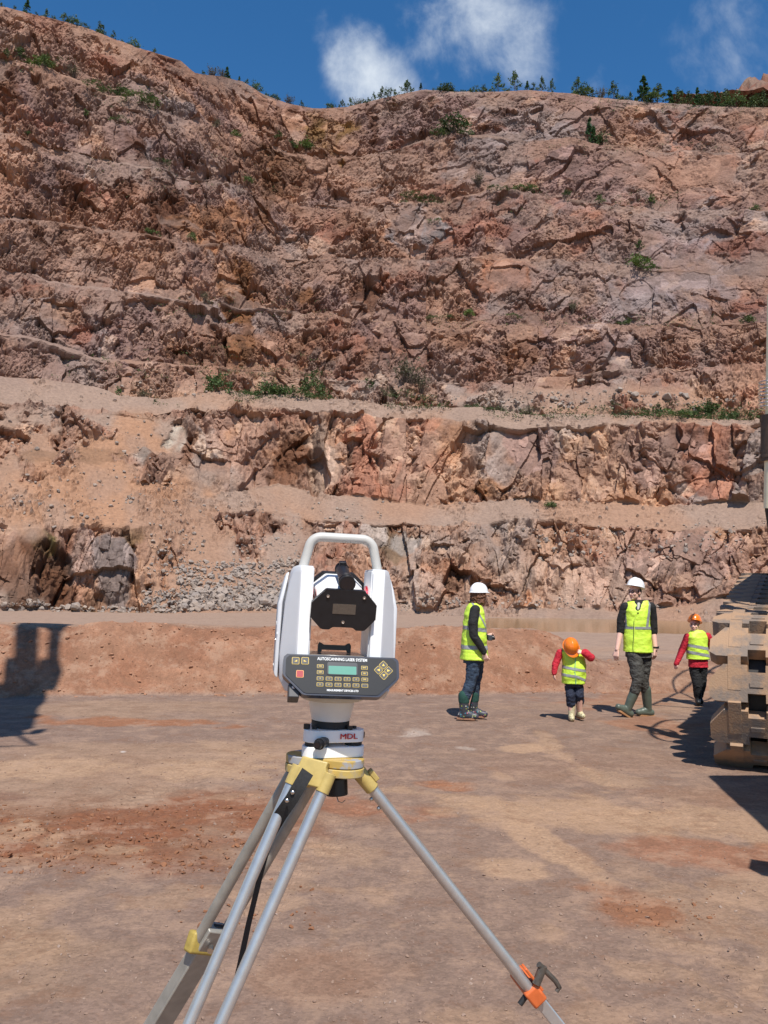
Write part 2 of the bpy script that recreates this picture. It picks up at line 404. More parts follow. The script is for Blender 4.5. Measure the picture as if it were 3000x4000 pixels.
bench(lerp(3.4, 1.7, left) + n1d(25, 0.35, 2) * 2.5)
face('sky', R_(67), 100, 1, 0.002, 14)
zt = EYE + prof_t[-1] * d
CREST_D, CREST_Z = d.copy(), zt.copy()
for w, rise in ((3, 0.1), (12, 0.3), (60, 2.0)):
    d = d + w; push((zt + rise - EYE) / d, d, 4, 2)
rows_T, rows_D, rows_K = [prof_t[0][None]], [prof_d[0][None]], [np.zeros((1, NC))]
SKY_ROW = 0
for k in range(1, len(prof_t)):
    n = seg_rows[k]; u = (np.arange(1, n + 1) / n)[:, None]
    z0 = EYE + prof_t[k - 1] * prof_d[k - 1]; z1 = EYE + prof_t[k] * prof_d[k]
    dd = lerp(prof_d[k - 1][None], prof_d[k][None], u)
    if seg_kind[k] == 2 or seg_kind[k] == 0:
        zz = lerp(z0[None], z1[None], u)
        if seg_kind[k] == 2: zz = zz + 0.9 * np.clip(u - 0.45, 0, 1) ** 1.0 * (np.array(seg_rows)[k] == 14)   # rubble against the wall
    else:
        uz = u; zz = lerp(z0[None], z1[None], uz)
    rows_T.append(zz); rows_D.append(dd)
    rows_K.append(np.broadcast_to(np.full((n, 1), float(seg_kind[k])), (n, NC)))
    if k == len(prof_t) - 4: SKY_ROW = sum(seg_rows[:k + 1])
rows_T[0] = np.full((1, NC), -0.6)
Z = np.concatenate(rows_T, 0); D = np.concatenate(rows_D, 0); K = np.concatenate(rows_K, 0)
NR = Z.shape[0]
H = np.stack([np.sin(PHI), np.cos(PHI)], 1)
# broad buttresses and hollows
q = np.stack([np.broadcast_to(PHI[None] * 85, Z.shape).ravel(), np.zeros(Z.size), Z.ravel()], 1).astype(np.float32)
P0 = np.stack([(D * H[None, :, 0]).ravel(), (D * H[None, :, 1]).ravel(), Z.ravel()], 1)
BPX, BPY = project(P0)
kk = K.ravel(); isrock = (kk == 1).astype(np.float32)
# soften the rock/dust boundary over a few rows
Kb = (K == 1).astype(np.float32); pad = np.pad(Kb, ((5, 5), (0, 0)), 'edge'); soft = sum(pad[i:i + NR] for i in range(11)) / 11
nz_big = fbm(q / 9.0, 40, 4); nz_mid = fbm(q / 2.6, 41, 4); nz_f = fbm(q / 0.7, 42, 3)
nz_str = fbm((q + np.stack([(nz_mid - .5) * 3 + (nz_big - .5) * 6, nz_mid * 0, nz_mid * 0], 1)) * np.array([0.6, 1, 0.12], np.float32), 43, 4)          # vertical streaks
rock = sstep(0.35, 0.62, soft.ravel() + (nz_mid - 0.5) * 1.1 - 0.05)
colx = BPX
topf = np.zeros((NR, NC), np.float32); r_ = 1
for k in range(1, len(prof_t)):
    n = seg_rows[k]
    if seg_kind[k] == 1: topf[r_:r_ + n] = (np.arange(1, n + 1) / n)[:, None]
    r_ += n
topf = topf.ravel()
rock = rock * (1 - sstep(0.82, 1.0, topf + (nz_mid - .5) * 1.3 + (nz_f - .5) * .4) * sstep(1700, 1300, BPY) * 0.75)
rock = rock * (1 - sstep(0.16, 0.0, topf + (nz_mid - .5) * 1.0 + (nz_f - .5) * .4) * (topf > 0) * sstep(1700, 1300, BPY) * 0.6)
in_scree = sstep(500, 640, colx + (nz_mid - .5) * 200) * sstep(1300, 1120, colx + (nz_mid - .5) * 200) * sstep(1960, 2060, BPY + (nz_big - .5) * 160)
dustleft = np.maximum(sstep(80, -60, colx - 640 + (BPY - 1650) * .10 + (nz_big - .5) * 500) * sstep(1560, 1640, BPY) * sstep(2130, 2040, BPY + (nz_mid - .5) * 160), sstep(-160, 60, BPY - (1905 + (colx - 650) * .16) + (nz_big - .5) * 260) * sstep(2110, 2020, BPY + (nz_mid - .5) * 200) * sstep(1350, 1150, colx))
rub5 = sstep(1500, 1900, colx) * sstep(1480, 1530, BPY) * sstep(1660, 1620, BPY)    # half buried face above the grassy terrace
rock = rock * (1 - in_scree * sstep(0.70, 0.55, nz_mid)) * (1 - dustleft * sstep(0.66, 0.52, nz_mid)) * (1 - 0.8 * rub5 * sstep(0.62, 0.5, nz_mid))
rock = rock * lerp(1.0, sstep(0.36, 0.50, nz_big), sstep(1500, 2100, colx) * sstep(1400, 1000, BPY) * 0.5)
# joint-aligned coordinates: steep columns on the left, slabs dipping to the right on the right
wq = q + np.stack([nz_mid - .5, nz_f - .5, nz_mid - .5], 1) * np.array([0.9, 0.3, 0.9], np.float32)
_, _, reg, _ = worley(np.stack([wq[:, 0] / 13, D.ravel() / 40, wq[:, 2] / 17], 1).astype(np.float32), 59)      # fault blocks, each with its own joint direction
dipL = np.array([2, 6, -5, 9, 12, 3], np.float32)[(rnd(reg, 4) * 5.99).astype(int)]
dipR = np.array([16, 26, 10, 22, 32, -3], np.float32)[(rnd(reg, 4) * 5.99).astype(int)]
isR = (colx + (rnd(reg, 6) - .5) * 700 + (BPY > 1980) * 0) > 1560
dip = np.radians(np.where(isR, dipR, dipL))
ca, sa = np.cos(dip), np.sin(dip)
qr = np.stack([wq[:, 0] * ca - wq[:, 2] * sa, D.ravel() * 0.7, wq[:, 0] * sa + wq[:, 2] * ca], 1).astype(np.float32)
def pblob(px, py, rx, ry, w_=.5): return sstep(1.15, .8, np.sqrt(((BPX - px) / rx) ** 2 + ((BPY - py) / ry) ** 2) + (nz_mid - .5) * w_ * 2)
slabs = np.maximum.reduce([pblob(440, 2180, 70, 90) * .6, pblob(1290, 1800, 60, 130), pblob(1960, 1090, 75, 55), pblob(1640, 880, 110, 70), pblob(2060, 1760, 70, 90), pblob(1560, 2150, 70, 80), pblob(660, 1700, 80, 60), pblob(2600, 1080, 150, 70)])
disp = (nz_big - 0.5) * 2.5 * lerp(1, .8, sstep(1900, 2000, BPY))
cell = {}
chunkyL = lerp(1.0, 0.62, sstep(1500, 2200, colx) * sstep(1500, 1100, BPY))
for sz, asp, amp, sd in ((5.5, 2.6, 1.05, 1), (2.4, 2.2, 1.0, 2), (1.1, 1.8, 0.80, 3), (0.55, 1.8, 0.46, 4), (0.27, 1.1, 0.22, 5)):
    sc_ = qr / np.array([sz, sz * 1.2, sz * asp], np.float32) / np.where(BPY > 1620, 1.4, 1.0)[:, None].astype(np.float32)
    if sd == 1 or sd == 2:
        f1, f2, cid, off = worley(sc_, 60 + sd)
        w = (rnd(cid, 1) - 0.5) * (1.15 if sd == 1 else .8) + (rnd(cid, 2) - 0.5) * 1.6 * off[:, 0] + (rnd(cid, 3) - 0.64) * 1.9 * off[:, 2]
        if sd == 2:
            w2, _i = facets(sc_ * 1.1 + 3.3, 160 + sd); w = w * .65 + (w2 + .2) * .6
    else:
        w, cid = facets(sc_, 60 + sd); w = w + .25
        keep = sstep(.30, .55, rnd(cid, 8) * .6 + nz_mid * .6); w = w * (0.35 + 0.75 * keep)      # some faces broke clean, others shattered
    if sd == 2: clean = sstep(.80, .90, rnd(cid, 31)) * .85; clean = np.maximum(clean, slabs)
    if sd > 2: w = w * (1 - .85 * clean) * (1.0 if sd < 5 else lerp(1.0, .5, sstep(1550, 1650, BPY)))
    disp = disp + amp * w * rock * chunkyL * (0.62 + 0.75 * sstep(.3, .7, nz_big if sd < 3 else nz_mid))
    cell[sd] = cid
disp = disp + 0.9 * pblob(430, 2200, 105, 120, .5) - 1.3 * pblob(200, 2240, 80, 120, .7) - 1.2 * pblob(1240, 1850, 40, 90, .4)
disp = disp + (nz_f - 0.5) * 0.30 * (0.35 + 0.65 * rock) + (fbm(q / 0.25, 77, 2) - .5) * 0.05
# loose stones on the dusty slopes
w5, _i5 = facets(np.stack([q[:, 0] / 0.55, D.ravel() / 0.55, q[:, 2] / 0.5], 1).astype(np.float32), 95)
disp = disp + (1 - rock) * (kk != 2) * sstep(.46, .62, nz_mid * .6 + nz_big * .4) * np.clip(w5 + .35, 0, 1) * .42
f1, f2, cid, off = worley(np.stack([q[:, 0] / 0.6, D.ravel() / 0.6, q[:, 2] / 0.45], 1), 91)
stone = (rnd(cid, 5) > 0.80) * sstep(0.34, 0.20, f1) * (1 - rock) * sstep(0.45, 0.6, nz_mid)
disp = disp + stone * 0.28
crestfix = np.zeros((NR, NC)); r0 = SKY_ROW
crestfix[r0 - 14:r0 + 1] = np.linspace(0, 1, 15)[:, None]; crestfix[r0 + 1:] = 1
disp = disp * (1 - 0.75 * crestfix.ravel())
tiltz = lerp(0.75, 0.28, rock)
V = P0.copy()
hx = np.broadcast_to(H[None, :, 0], Z.shape).ravel(); hy = np.broadcast_to(H[None, :, 1], Z.shape).ravel()
nn = np.sqrt(1 - tiltz ** 2)
V[:, 0] -= hx * disp * nn; V[:, 1] -= hy * disp * nn; V[:, 2] += disp * tiltz
# ---- geology colours
def C(*c): return np.array(c, np.float32)[None]
tan, mauve, orange, rust, cream, grey, dust, red = C(.425, .240, .155), C(.310, .200, .168), C(.42, .195, .085), C(.16, .065, .03), C(.57, .40, .275), C(.32, .27, .245), C(.46, .272, .178), C(.34, .135, .080)
b2, b3, b1 = rnd(cell[2], 11), rnd(cell[3], 12), rnd(cell[1], 13)
def mix(a, b, t): return a + (b - a) * t[:, None]
col = np.repeat(tan, len(V), 0)
n_a = fbm(q / 14.0 + 31, 50, 4); n_b = fbm(q / 6.0 + 11, 51, 4); n_c = fbm(q / 3.5 + 5, 52, 4)
mv = sstep(0.42, 0.58, n_a + 0.10 * sstep(1300, 2200, colx) + (b1 - .5) * 0.16)
col = mix(col, np.repeat(mauve, len(V), 0), mv * 0.95 * lerp(.45, 1, sstep(1700, 1450, BPY)))
col = mix(col, np.repeat(grey, len(V), 0), sstep(0.60, 0.75, n_b + (b2 - .5) * 0.22 + 0.06 * sstep(1500, 2300, colx)) * 0.8)
col = mix(col, np.repeat(cream, len(V), 0), sstep(0.60, 0.95, b3 * .55 + n_c * .5 + (b2 > .7) * .15) * 0.62)
col = mix(col, np.repeat(orange, len(V), 0), sstep(0.58, 0.72, n_c + (b2 - .5) * 0.15) * 0.45)
col = mix(col, np.repeat(red, len(V), 0), sstep(0.62, 0.75, fbm(q / 5.0 + 77, 53, 3) + (b3 - .5) * .12) * 0.7)
def blob(px, py, rx, ry, wob=0.6, seed=0):
    r = np.sqrt(((BPX - px) / rx / 1.25) ** 2 + ((BPY - py) / ry / 1.25) ** 2) + (nz_mid - .5) * wob * 3 + (nz_str - .5) * wob * 1.5
    return sstep(1.1, 0.75, r)
# streaks of rust and manganese where water runs down the faces
st = sstep(0.54, 0.68, nz_str) * sstep(0.46, 0.60, fbm(q / 8.0 + 3, 55, 3))
col = mix(col, np.repeat(rust, len(V), 0), st * 0.75 * sstep(2600, 1500, colx))
st2 = sstep(0.60, 0.74, fbm((q + np.stack([(nz_mid - .5) * 3, nz_mid * 0, nz_mid * 0], 1)) * np.array([0.9, 1, .2], np.float32) + 9, 56, 3))
col = mix(col, col * C(.62, .55, .52), st2 * 0.6)
BPYTOP = lambda y: y < 1560
orange = orange * .78; rust = rust * .85
stain = st * sstep(2600, 1500, colx)
for px, py, rx, ry, cc, k in [(650, 860, 60, 130, rust, .85), (850, 900, 130, 90, orange, .7), (1080, 680, 110, 90, orange * .55, .7), (1280, 530, 90, 70, C(.24, .13, .04), .8),
    (930, 1130, 60, 110, orange * .7, .85), (1200, 1160, 70, 60, orange * .7, .85), (1420, 1140, 90, 60, rust, .7), (930, 1380, 50, 80, orange * .65, .85), (1220, 1380, 60, 80, orange * .6, .85), (750, 1390, 110, 45, rust, .8),
    (1960, 1090, 75, 55, C(.36, .17, .095), .9), (2080, 1190, 60, 40, rust * 1.4, .7), (2000, 1370, 60, 70, orange, .6), (1560, 1390, 200, 50, rust * 1.6, .5),
    (2600, 1080, 220, 110, grey * C(1.02, .98, 1.03), .75), (2450, 1250, 120, 80, grey, .5), (1640, 880, 110, 80, grey, .85), (1900, 640, 140, 90, grey * .85, .6), (2250, 660, 150, 110, mauve, .7), (2050, 480, 120, 60, grey, .5), (2700, 700, 200, 120, tan * C(.92, .85, .85), .6),
    (2760, 1750, 130, 150, red * C(.85, .85, .85), .7), (2550, 1780, 120, 90, mauve, .6), (1280, 1800, 70, 150, C(.46, .33, .25), .7), (1420, 1800, 40, 140, red, .6), (1130, 1800, 55, 90, rust * 1.2, .8), (1900, 1900, 70, 50, orange * .7, .7), (2070, 1750, 80, 90, mauve * 1.05, .8),
    (660, 1690, 90, 60, C(.34, .31, .26), .8), (560, 1760, 50, 80, C(.36, .33, .29), .6), (170, 2210, 95, 120, rust * C(.55, .6, .6), .92), (230, 2330, 130, 55, rust * C(.7, .7, .7), .85), (90, 2330, 90, 50, C(.24, .20, .16), .6), (185, 2120, 45, 45, C(.20, .16, .05), .8), (330, 2150, 60, 110, C(.38, .28, .235), .7), (110, 2230, 130, 130, rust * C(.95, .95, .95), .72), (450, 2190, 85, 110, C(.27, .215, .195), .9), (510, 2090, 40, 50, C(.17, .10, .045), .85),
    (1520, 2150, 60, 80, C(.21, .14, .08), .8), (1570, 2120, 60, 40, C(.42, .37, .33), .8), (1450, 2100, 60, 50, C(.40, .34, .30), .7), (1740, 2250, 90, 70, C(.38, .19, .11), .8), (2050, 2330, 50, 40, C(.34, .15, .07), .8), (2250, 2260, 330, 90, C(.46, .345, .27), .5), (2700, 2180, 240, 70, mauve * 1.1, .5), (1650, 2300, 80, 60, C(.42, .32, .26), .5)]:
    bl_ = blob(px, py, rx, ry) * min(.97, k * 1.12) * (lerp(.55, 1.1, sstep(.40, .55, nz_str)) if BPYTOP(py) else 1.0); stain = np.maximum(stain, bl_)
    col = mix(col, np.repeat(cc, len(V), 0) * (0.72 + 0.5 * b3[:, None]), bl_)
col = col * (0.80 + 0.40 * b3[:, None]) * (0.88 + 0.24 * b2[:, None])
dcol = mix(np.repeat(dust * C(.80, .83, .86), len(V), 0), np.repeat(C(.34, .240, .185), len(V), 0), sstep(.36, .58, n_b)) * (0.9 + 0.2 * nz_mid[:, None])
dcol = mix(dcol, np.repeat(C(.40, .228, .140), len(V), 0), dustleft * sstep(.40, .6, n_c))
dcol = mix(dcol, np.repeat(C(.35, .27, .225), len(V), 0), stone)
dcol = mix(dcol, np.repeat(C(.20, .115, .065), len(V), 0), blob(280, 1790, 190, 25, .4) * .5 + 0 * nz_mid)
# dust lies on ledges: anything that faces up enough
G = V.reshape(NR, NC, 3); du = np.zeros_like(G); dv = np.zeros_like(G)
du[1:-1] = G[2:] - G[:-2]; dv[:, 1:-1] = G[:, 2:] - G[:, :-2]
nrm = np.cross(dv, du); nl = np.linalg.norm(nrm, axis=2) + 1e-9; up = np.abs(nrm[..., 2]) / nl
pad = np.pad(up, ((2, 2), (2, 2)), 'edge'); up = sum(pad[i:i + NR, j:j + NC] for i in (0, 2, 4) for j in (0, 2, 4)) / 9
ledge = sstep(0.62, 0.88, up.ravel() + (nz_f - .5) * .3)
# patchy veil of dust over the rock
veil = (0.06 + 0.42 * sstep(0.42, 0.60, fbm(q / 5.5 + 91, 58, 4))) * lerp(1.0, 1.25, sstep(1900, 900, BPY))
col = mix(col, dcol, np.clip(np.maximum((1 - rock), np.maximum(ledge * 0.55, veil * rock) * (1 - 0.85 * stain)), 0, 1))
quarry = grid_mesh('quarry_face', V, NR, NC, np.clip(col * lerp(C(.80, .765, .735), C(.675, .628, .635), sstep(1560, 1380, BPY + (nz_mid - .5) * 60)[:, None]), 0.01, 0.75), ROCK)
VG = V.reshape(NR, NC, 3); BP = BPY.reshape(NR, NC)
def cliff_point(px, py):
    v = ray(px, py); j = int(np.clip(np.interp(math.atan2(v[0], v[1]), PHI, np.arange(NC)), 0, NC - 1))
    t = v[2] / math.hypot(v[0], v[1])
    tt = (Z[:, j] - EYE) / D[:, j]
    i = int(np.argmax(tt >= t)) if np.any(tt >= t) else SKY_ROW
    return Vector(VG[i, j]), Vector((H[j, 0], H[j, 1], 0))
def crest_point(px, back=0.8):
    y = np.interp(px, [p[0] for p in LINES['sky']], [p[1] for p in LINES['sky']])
    v = ray(px, y); j = int(np.clip(np.interp(math.atan2(v[0], v[1]), PHI, np.arange(NC)), 0, NC - 1))
    return Vector(VG[SKY_ROW, j]) + Vector((H[j, 0] * back, H[j, 1] * back, -0.1)), j

# a spoil mound standing behind the right-hand crest
def spoil_mound():
    n, m_ = 90, 70
    c = at(3020, 470, 150.0); base = c.z
    X = np.linspace(-22, 26, n)[None].repeat(m_, 0); Y = np.linspace(-10, 40, m_)[:, None].repeat(n, 1)
    r = np.sqrt((X / 15.0) ** 2 + ((Y - 4) / 12.0) ** 2)
    p = np.stack([X.ravel(), Y.ravel(), np.zeros(X.size)], 1).astype(np.float32)
    nz = fbm(p / 3.0, 5, 5).reshape(X.shape)
    nz2 = fbm(p / .9 + 7, 6, 4).reshape(X.shape); hh = 8.6 * np.clip(1.15 - r, 0, 1) ** 0.9 * (0.7 + 0.7 * nz) + 1.4 * sstep(-22, 5, X) * 1.0 + nz * 1.2 + (nz2 - .5) * 1.3 - 1.8
    Vm = np.stack([X + c.x, Y + c.y, base + hh], -1).reshape(-1, 3)
    cc = lerp(C(.19, .082, .052), C(.20, .125, .09), sstep(.4, .6, nz2).ravel()[:, None])
    grid_mesh('spoil_mound', Vm, m_, n, cc, ROCK)
    return c
MOUND = spoil_mound()

# ================================================================== GROUND
GROUND = earth_mat('quarry_floor', 9.0, 0.50, 0.03, 0.94, 0.17, speck=60.0)
ph = np.concatenate([np.linspace(-180, -36, 40)[:-1], np.linspace(-36, 36, 900), np.linspace(36, 180, 40)[1:]])
ph = np.radians(ph)
rr = np.concatenate([[0.0], np.geomspace(0.3, 3.0, 14)[:-1], np.geomspace(3.0, 12.6, 330)[:-1], np.linspace(12.6, 18.0, 260)[:-1], np.geomspace(18.0, 75, 200)[:-1], np.geomspace(75, 400, 12)])
RR, PH = np.meshgrid(rr, ph, indexing='ij')
gx = (RR * np.sin(PH)).ravel(); gy = (RR * np.cos(PH)).ravel(); gn = len(gx)
gp = np.stack([gx, gy, np.zeros(gn)], 1).astype(np.float32)
g1 = fbm(gp / 3.0, 5, 4); g2 = fbm(gp / 0.8, 6, 4); g3 = fbm(gp / 0.22, 7, 4); g0 = fbm(gp / 9, 8, 3)
gpx, gpy = project(np.stack([gx, gy, np.zeros(gn)], 1))
infront = gy > 1.0
def bank_height(x, y):
    toe = 14.0 + 0.20 * x
    toe = np.where(x > -12, toe, 11.6)
    return toe
toe = bank_height(gx, gy) + (fbm(np.stack([gx / 1.5, gx * 0, gx * 0], 1), 9, 3) - .5) * 0.5
hmax = lerp(1.02, 0.42, sstep(2.7, 4.3, gx + (g2 - .5) * .8)) + (fbm(np.stack([gx / 1.1, gy * 0, gx * 0], 1), 10, 3) - .5) * 0.11
rise = np.clip((gy - toe) / 1.45, 0, 1)
rise = lerp(rise, sstep(0, 1, rise), 0.45)
fall = np.clip((gy - toe - 2.2) / (38 - toe), 0, 1)
gz = hmax * rise * (1 - fall) * (gy > 2)
bankm = sstep(0.0, 0.05, rise) * sstep(1.9, 1.45, gy - toe) * infront
cl1 = worley(gp / 0.16, 12); cl2 = worley(gp / 0.07 + 5, 13)
clod = (0.5 - cl1[0]) * 0.05 * (rnd(cl1[2], 1) > .75) + (0.5 - cl2[0]) * 0.026
gz = gz + bankm * (clod + (g2 - .5) * 0.16 + (g3 - .5) * 0.075)
gz = gz + (1 - bankm) * ((g1 - .5) * 0.03 + (g3 - .5) * 0.012 * sstep(40, 5, gy)) * (np.hypot(gx, gy) < 60)
# red churned patch with clods
def gpatch(px, py, rx, ry, rot=0.0, wob=0.9, edge=.35):
    dx, dy = gpx - px, gpy - py; c_, s_ = math.cos(rad(rot)), math.sin(rad(rot))
    r = np.sqrt(((dx * c_ + dy * s_) / rx) ** 2 + ((-dx * s_ + dy * c_) / ry) ** 2)
    return sstep(1 + edge, 1 - edge, r + (g2 - .5) * wob * 2.6 + (g1 - .5) * wob * 2.6 + (g3 - .5) * wob * 1.6) * infront
redm = np.maximum(gpatch(300, 3270, 820, 165, 2, .38), gpatch(900, 3190, 420, 100, 3, .4))
gz = gz + redm * ((0.5 - cl1[0]) * 0.05 * (rnd(cl1[2], 3) > .72) + (g2 - .5) * 0.05) * (1 - bankm)
peb = worley(gp / 0.05 + 3, 14)
gz = gz + (rnd(peb[2], 2) > .93) * sstep(.3, .15, peb[0]) * 0.010 * (1 - bankm) * (gy < 13)
# worn wheel ruts
for x0_, b_, c_ in ((3.6, -.62, .028), (5.3, -.60, .024), (-3.2, .22, -.004), (-1.5, .20, -.002)):
    pth = x0_ + b_ * gy + c_ * gy * gy + (g1 - .5) * .4
    mk = np.exp(-((gx - pth) / .17) ** 4) * (gy > 3) * (gy < 12.3)
    gz = gz - mk * .013 * (.45 + .55 * (np.sin(gy * 42 + np.abs(gx - pth) * 25) > 0)) * sstep(.40, .52, g2) + np.exp(-((np.abs(gx - pth) - .24) / .06) ** 2) * .010 * (gy > 3) * (gy < 12.3) * sstep(.42, .5, g2)
# ponds
shore = (g1 - .5) * 5 + (g2 - .5) * 2
pond_r = sstep(0, 2, np.minimum(gy - (39.5 + shore), 65.3 - gy + shore * .15)) * sstep(5.0 * .9, 5.8, gx * 40 / np.maximum(gy, 1) + shore * .1) * (gy > 20)
pond_l = sstep(0, 1.0, np.minimum(gy - (58.2 + shore * .25 + 0.10 * (gx + 28)), 66 - gy)) * sstep(-14, -17, gx) * (gy > 20)
pond = np.maximum(pond_r, pond_l)
gz = gz * (1 - pond) - pond * 0.35
gz = np.where(np.hypot(gx, gy) > 66, -0.4, gz)
grav, gtan, gred, gbrown = C(.265, .175, .135), C(.44, .278, .178), C(.30, .120, .055), C(.315, .172, .105)
def gm(a, b, t): return a + (b - a) * t[:, None]
gc = np.repeat(grav, gn, 0)
gst = fbm(np.stack([gx / 2.6, gy / 1.0, gx * 0], 1), 20, 4)
gc = gm(gc, np.repeat(gtan * .85, gn, 0), sstep(.50, .64, g1 * .45 + gst * .6 - .03) * .55)
gc = gm(gc, np.repeat(gbrown, gn, 0), sstep(.44, .60, g0 * .6 + g2 * .4) * .7 * sstep(2800, 3250, gpy))
gc = gm(gc, np.repeat(gtan * C(.9, .88, .85), gn, 0), sstep(.52, .60, g2 * .6 + g3 * .4) * .45 * sstep(3250, 3500, gpy))
for px, py, rx, ry, rot, cc, k in [(500, 3010, 760, 62, 1, gtan, .9), (1050, 2960, 300, 40, 8, gtan, .6), (560, 2820, 340, 16, 1, gred * 1.15, .8), (330, 3180, 420, 40, 0, grav * .92, .8), (100, 3140, 260, 55, 0, grav, .8),
        (620, 3190, 260, 26, 2, gtan, .6), (870, 3330, 260, 50, 0, gtan, .7), (1300, 3330, 240, 60, 0, gtan, .7), (1400, 3160, 300, 60, 4, gbrown * C(1.05, .8, .7), .8), (1760, 3070, 130, 26, 5, gred * 1.1, .8),
        (1750, 3120, 340, 26, 8, gtan, .7), (2150, 3170, 420, 55, 4, gtan, .75), (2700, 3200, 400, 50, 5, gtan, .7), (2180, 3320, 210, 36, 30, gtan * 1.05, .85), (1990, 3400, 130, 30, 5, gtan * 1.08, .8), (2140, 2890, 60, 20, 30, gtan, .6), (2230, 2970, 160, 22, 28, gtan, .6), (2330, 3030, 200, 22, 12, gtan * C(.9, .92, .95), .6), (2560, 2830, 160, 34, 8, gred * 1.25, .5), (2420, 2740, 240, 26, 0, gred * 1.2, .5),
        (2530, 3560, 230, 75, 8, gred, .75), (2680, 3330, 260, 40, 4, gbrown * C(1.05, .8, .7), .7), (2900, 3500, 160, 50, 0, gtan, .5), (1620, 2865, 46, 13, 0, C(.50, .40, .34), .7), (1815, 2922, 50, 8, 8, C(.48, .38, .32), .7), (2030, 2930, 70, 14, -4, gtan * 1.1, .8), (1950, 3020, 70, 22, 25, gtan * 1.1, .6), (480, 2938, 22, 5, 0, C(.65, .58, .55), .9),
        (1900, 3700, 500, 60, 3, grav * .95, .6), (1250, 3800, 200, 80, 0, gbrown, .5), (300, 3600, 330, 80, -6, grav * 1.0, .8), (2700, 2720, 260, 20, 0, gbrown, .5)]:
    gc = gm(gc, np.repeat(cc, gn, 0), gpatch(px, py, rx, ry, rot) * k)
gc = gm(gc, np.repeat(gred * C(.82, .76, .78), gn, 0), redm * .92)
gc = gm(gc, np.repeat(C(.20, .095, .05), gn, 0), redm * sstep(.50, .62, g2 * .6 + g3 * .4) * sstep(1100, 500, gpx) * .75)
gc = gm(gc, np.repeat(gtan, gn, 0), redm * sstep(.60, .68, fbm(gp / .6 + 44, 31, 4)) * .7)
bc = gm(np.repeat(C(.29, .136, .080), gn, 0), np.repeat(C(.33, .168, .103), gn, 0), sstep(.35, .65, g2)) * (0.82 + 0.36 * g3[:, None])
gc = gm(gc, bc, bankm * lerp(1.0, .55, sstep(2.9, 4.2, gx)))
far = sstep(0, 2, gy - toe - 1.2) * infront
gc = gm(gc, np.repeat(C(.38, .262, .20), gn, 0) * (.92 + .16 * g2[:, None]), far * .9)
topdust = far * sstep(10, 2, gy - toe) * sstep(.45, .6, g1)
gc = gm(gc, np.repeat(C(.46, .265, .165), gn, 0), topdust * .6)
wet = sstep(0, 1, pond) ; gc = gm(gc, np.repeat(C(.16, .10, .06), gn, 0), wet * .6)
gc = gc * (0.9 + 0.2 * g3[:, None])
ground = grid_mesh('ground', np.stack([gx, gy, gz], 1), len(rr), len(ph), np.clip(gc * C(.79, .785, .755), .01, .8), GROUND, smooth=False)
GZ = gz.reshape(len(rr), len(ph))
def ground_z(x, y):
    i = int(np.clip(np.searchsorted(rr, math.hypot(x, y)), 0, len(rr) - 1)); j = int(np.clip(np.searchsorted(ph, math.atan2(x, y)), 0, len(ph) - 1))
    return float(GZ[i, j])

# ------------------------------------------------------------------ water
WATER = bpy.data.materials.new('muddy_water'); WATER.use_nodes = True
def _w():
    N = WATER.node_tree.nodes; L = WATER.node_tree.links; b = N['Principled BSDF']
    b.inputs['Base Color'].default_value = (.26, .155, .070, 1); b.inputs['Roughness'].default_value = 0.12; b.inputs['IOR'].default_value = 1.16
    tc = N.new('ShaderNodeTexCoord'); n = N.new('ShaderNodeTexNoise'); n.inputs['Scale'].default_value = 2.2; n.inputs['Detail'].default_value = 3
    mp = N.new('ShaderNodeMapping'); mp.inputs['Scale'].default_value = (0.5, 1.5, 1); L.new(tc.outputs['Object'], mp.inputs[0]); L.new(mp.outputs[0], n.inputs['Vector'])
    bp = N.new('ShaderNodeBump'); bp.inputs['Strength'].default_value = 0.10; bp.inputs['Distance'].default_value = 0.05
    L.new(n.outputs[0], bp.inputs['Height']); L.new(bp.outputs[0], b.inputs['Normal'])
_w()
for x0, x1, y0, y1, nm in ((3, 40, 36, 67, 'pond'), (-48, -12, 54, 67, 'pond')):
    mb = MB(); nx, ny = 24, 12
    vs = [(x0 + (x1 - x0) * i / nx, y0 + (y1 - y0) * j / ny, -0.06) for j in range(ny + 1) for i in range(nx + 1)]
    fs = [(j * (nx + 1) + i, j * (nx + 1) + i + 1, (j + 1) * (nx + 1) + i + 1, (j + 1) * (nx + 1) + i) for j in range(ny) for i in range(nx)]
    mb.add(vs, fs); o = mb.build(nm, WATER, smooth=None); o['kind'] = 'structure'
# ================================================================== LASER SCANNER ON ITS TRIPOD
WHITE = mat('white_casing', (.90, .89, .87), 0.38, var=.03, vscale=9, bump=.04, bscale=900)
GREYCASE = mat('grey_casing', (.62, .62, .63), 0.42, var=.04, vscale=12, bump=.06, bscale=900)
HANDLE = mat('handle_plastic', (.52, .50, .455), 0.45, var=.06, vscale=25)
BLACK = mat('black_plastic', (.012, .012, .014), 0.38, var=.25, vscale=60)
MATTBLACK = mat('matt_black', (.018, .017, .017), 0.6, var=.2, vscale=80)
SLATE = mat('slate_membrane', (.015, .0165, .020), 0.5, spec=.25, var=.06, vscale=40, bump=.05, bscale=1500)
NAVY = mat('navy_bezel', (.012, .016, .032), 0.28, coat=.3)
INKW = mat('white_ink', (.82, .82, .80), 0.5); INKY = mat('yellow_ink', (.72, .50, .07), 0.5)
INKR = mat('red_ink', (.55, .02, .03), 0.5)
KEYF = mat('key_face', (.040, .040, .043), 0.5); REDKEY = mat('red_key', (.34, .008, .018), 0.5)
LCD = mat('lcd_screen', (.10, .30, .225), 0.25, var=.06, vscale=30); LCDIN = mat('lcd_recess', (.010, .014, .022), 0.35)
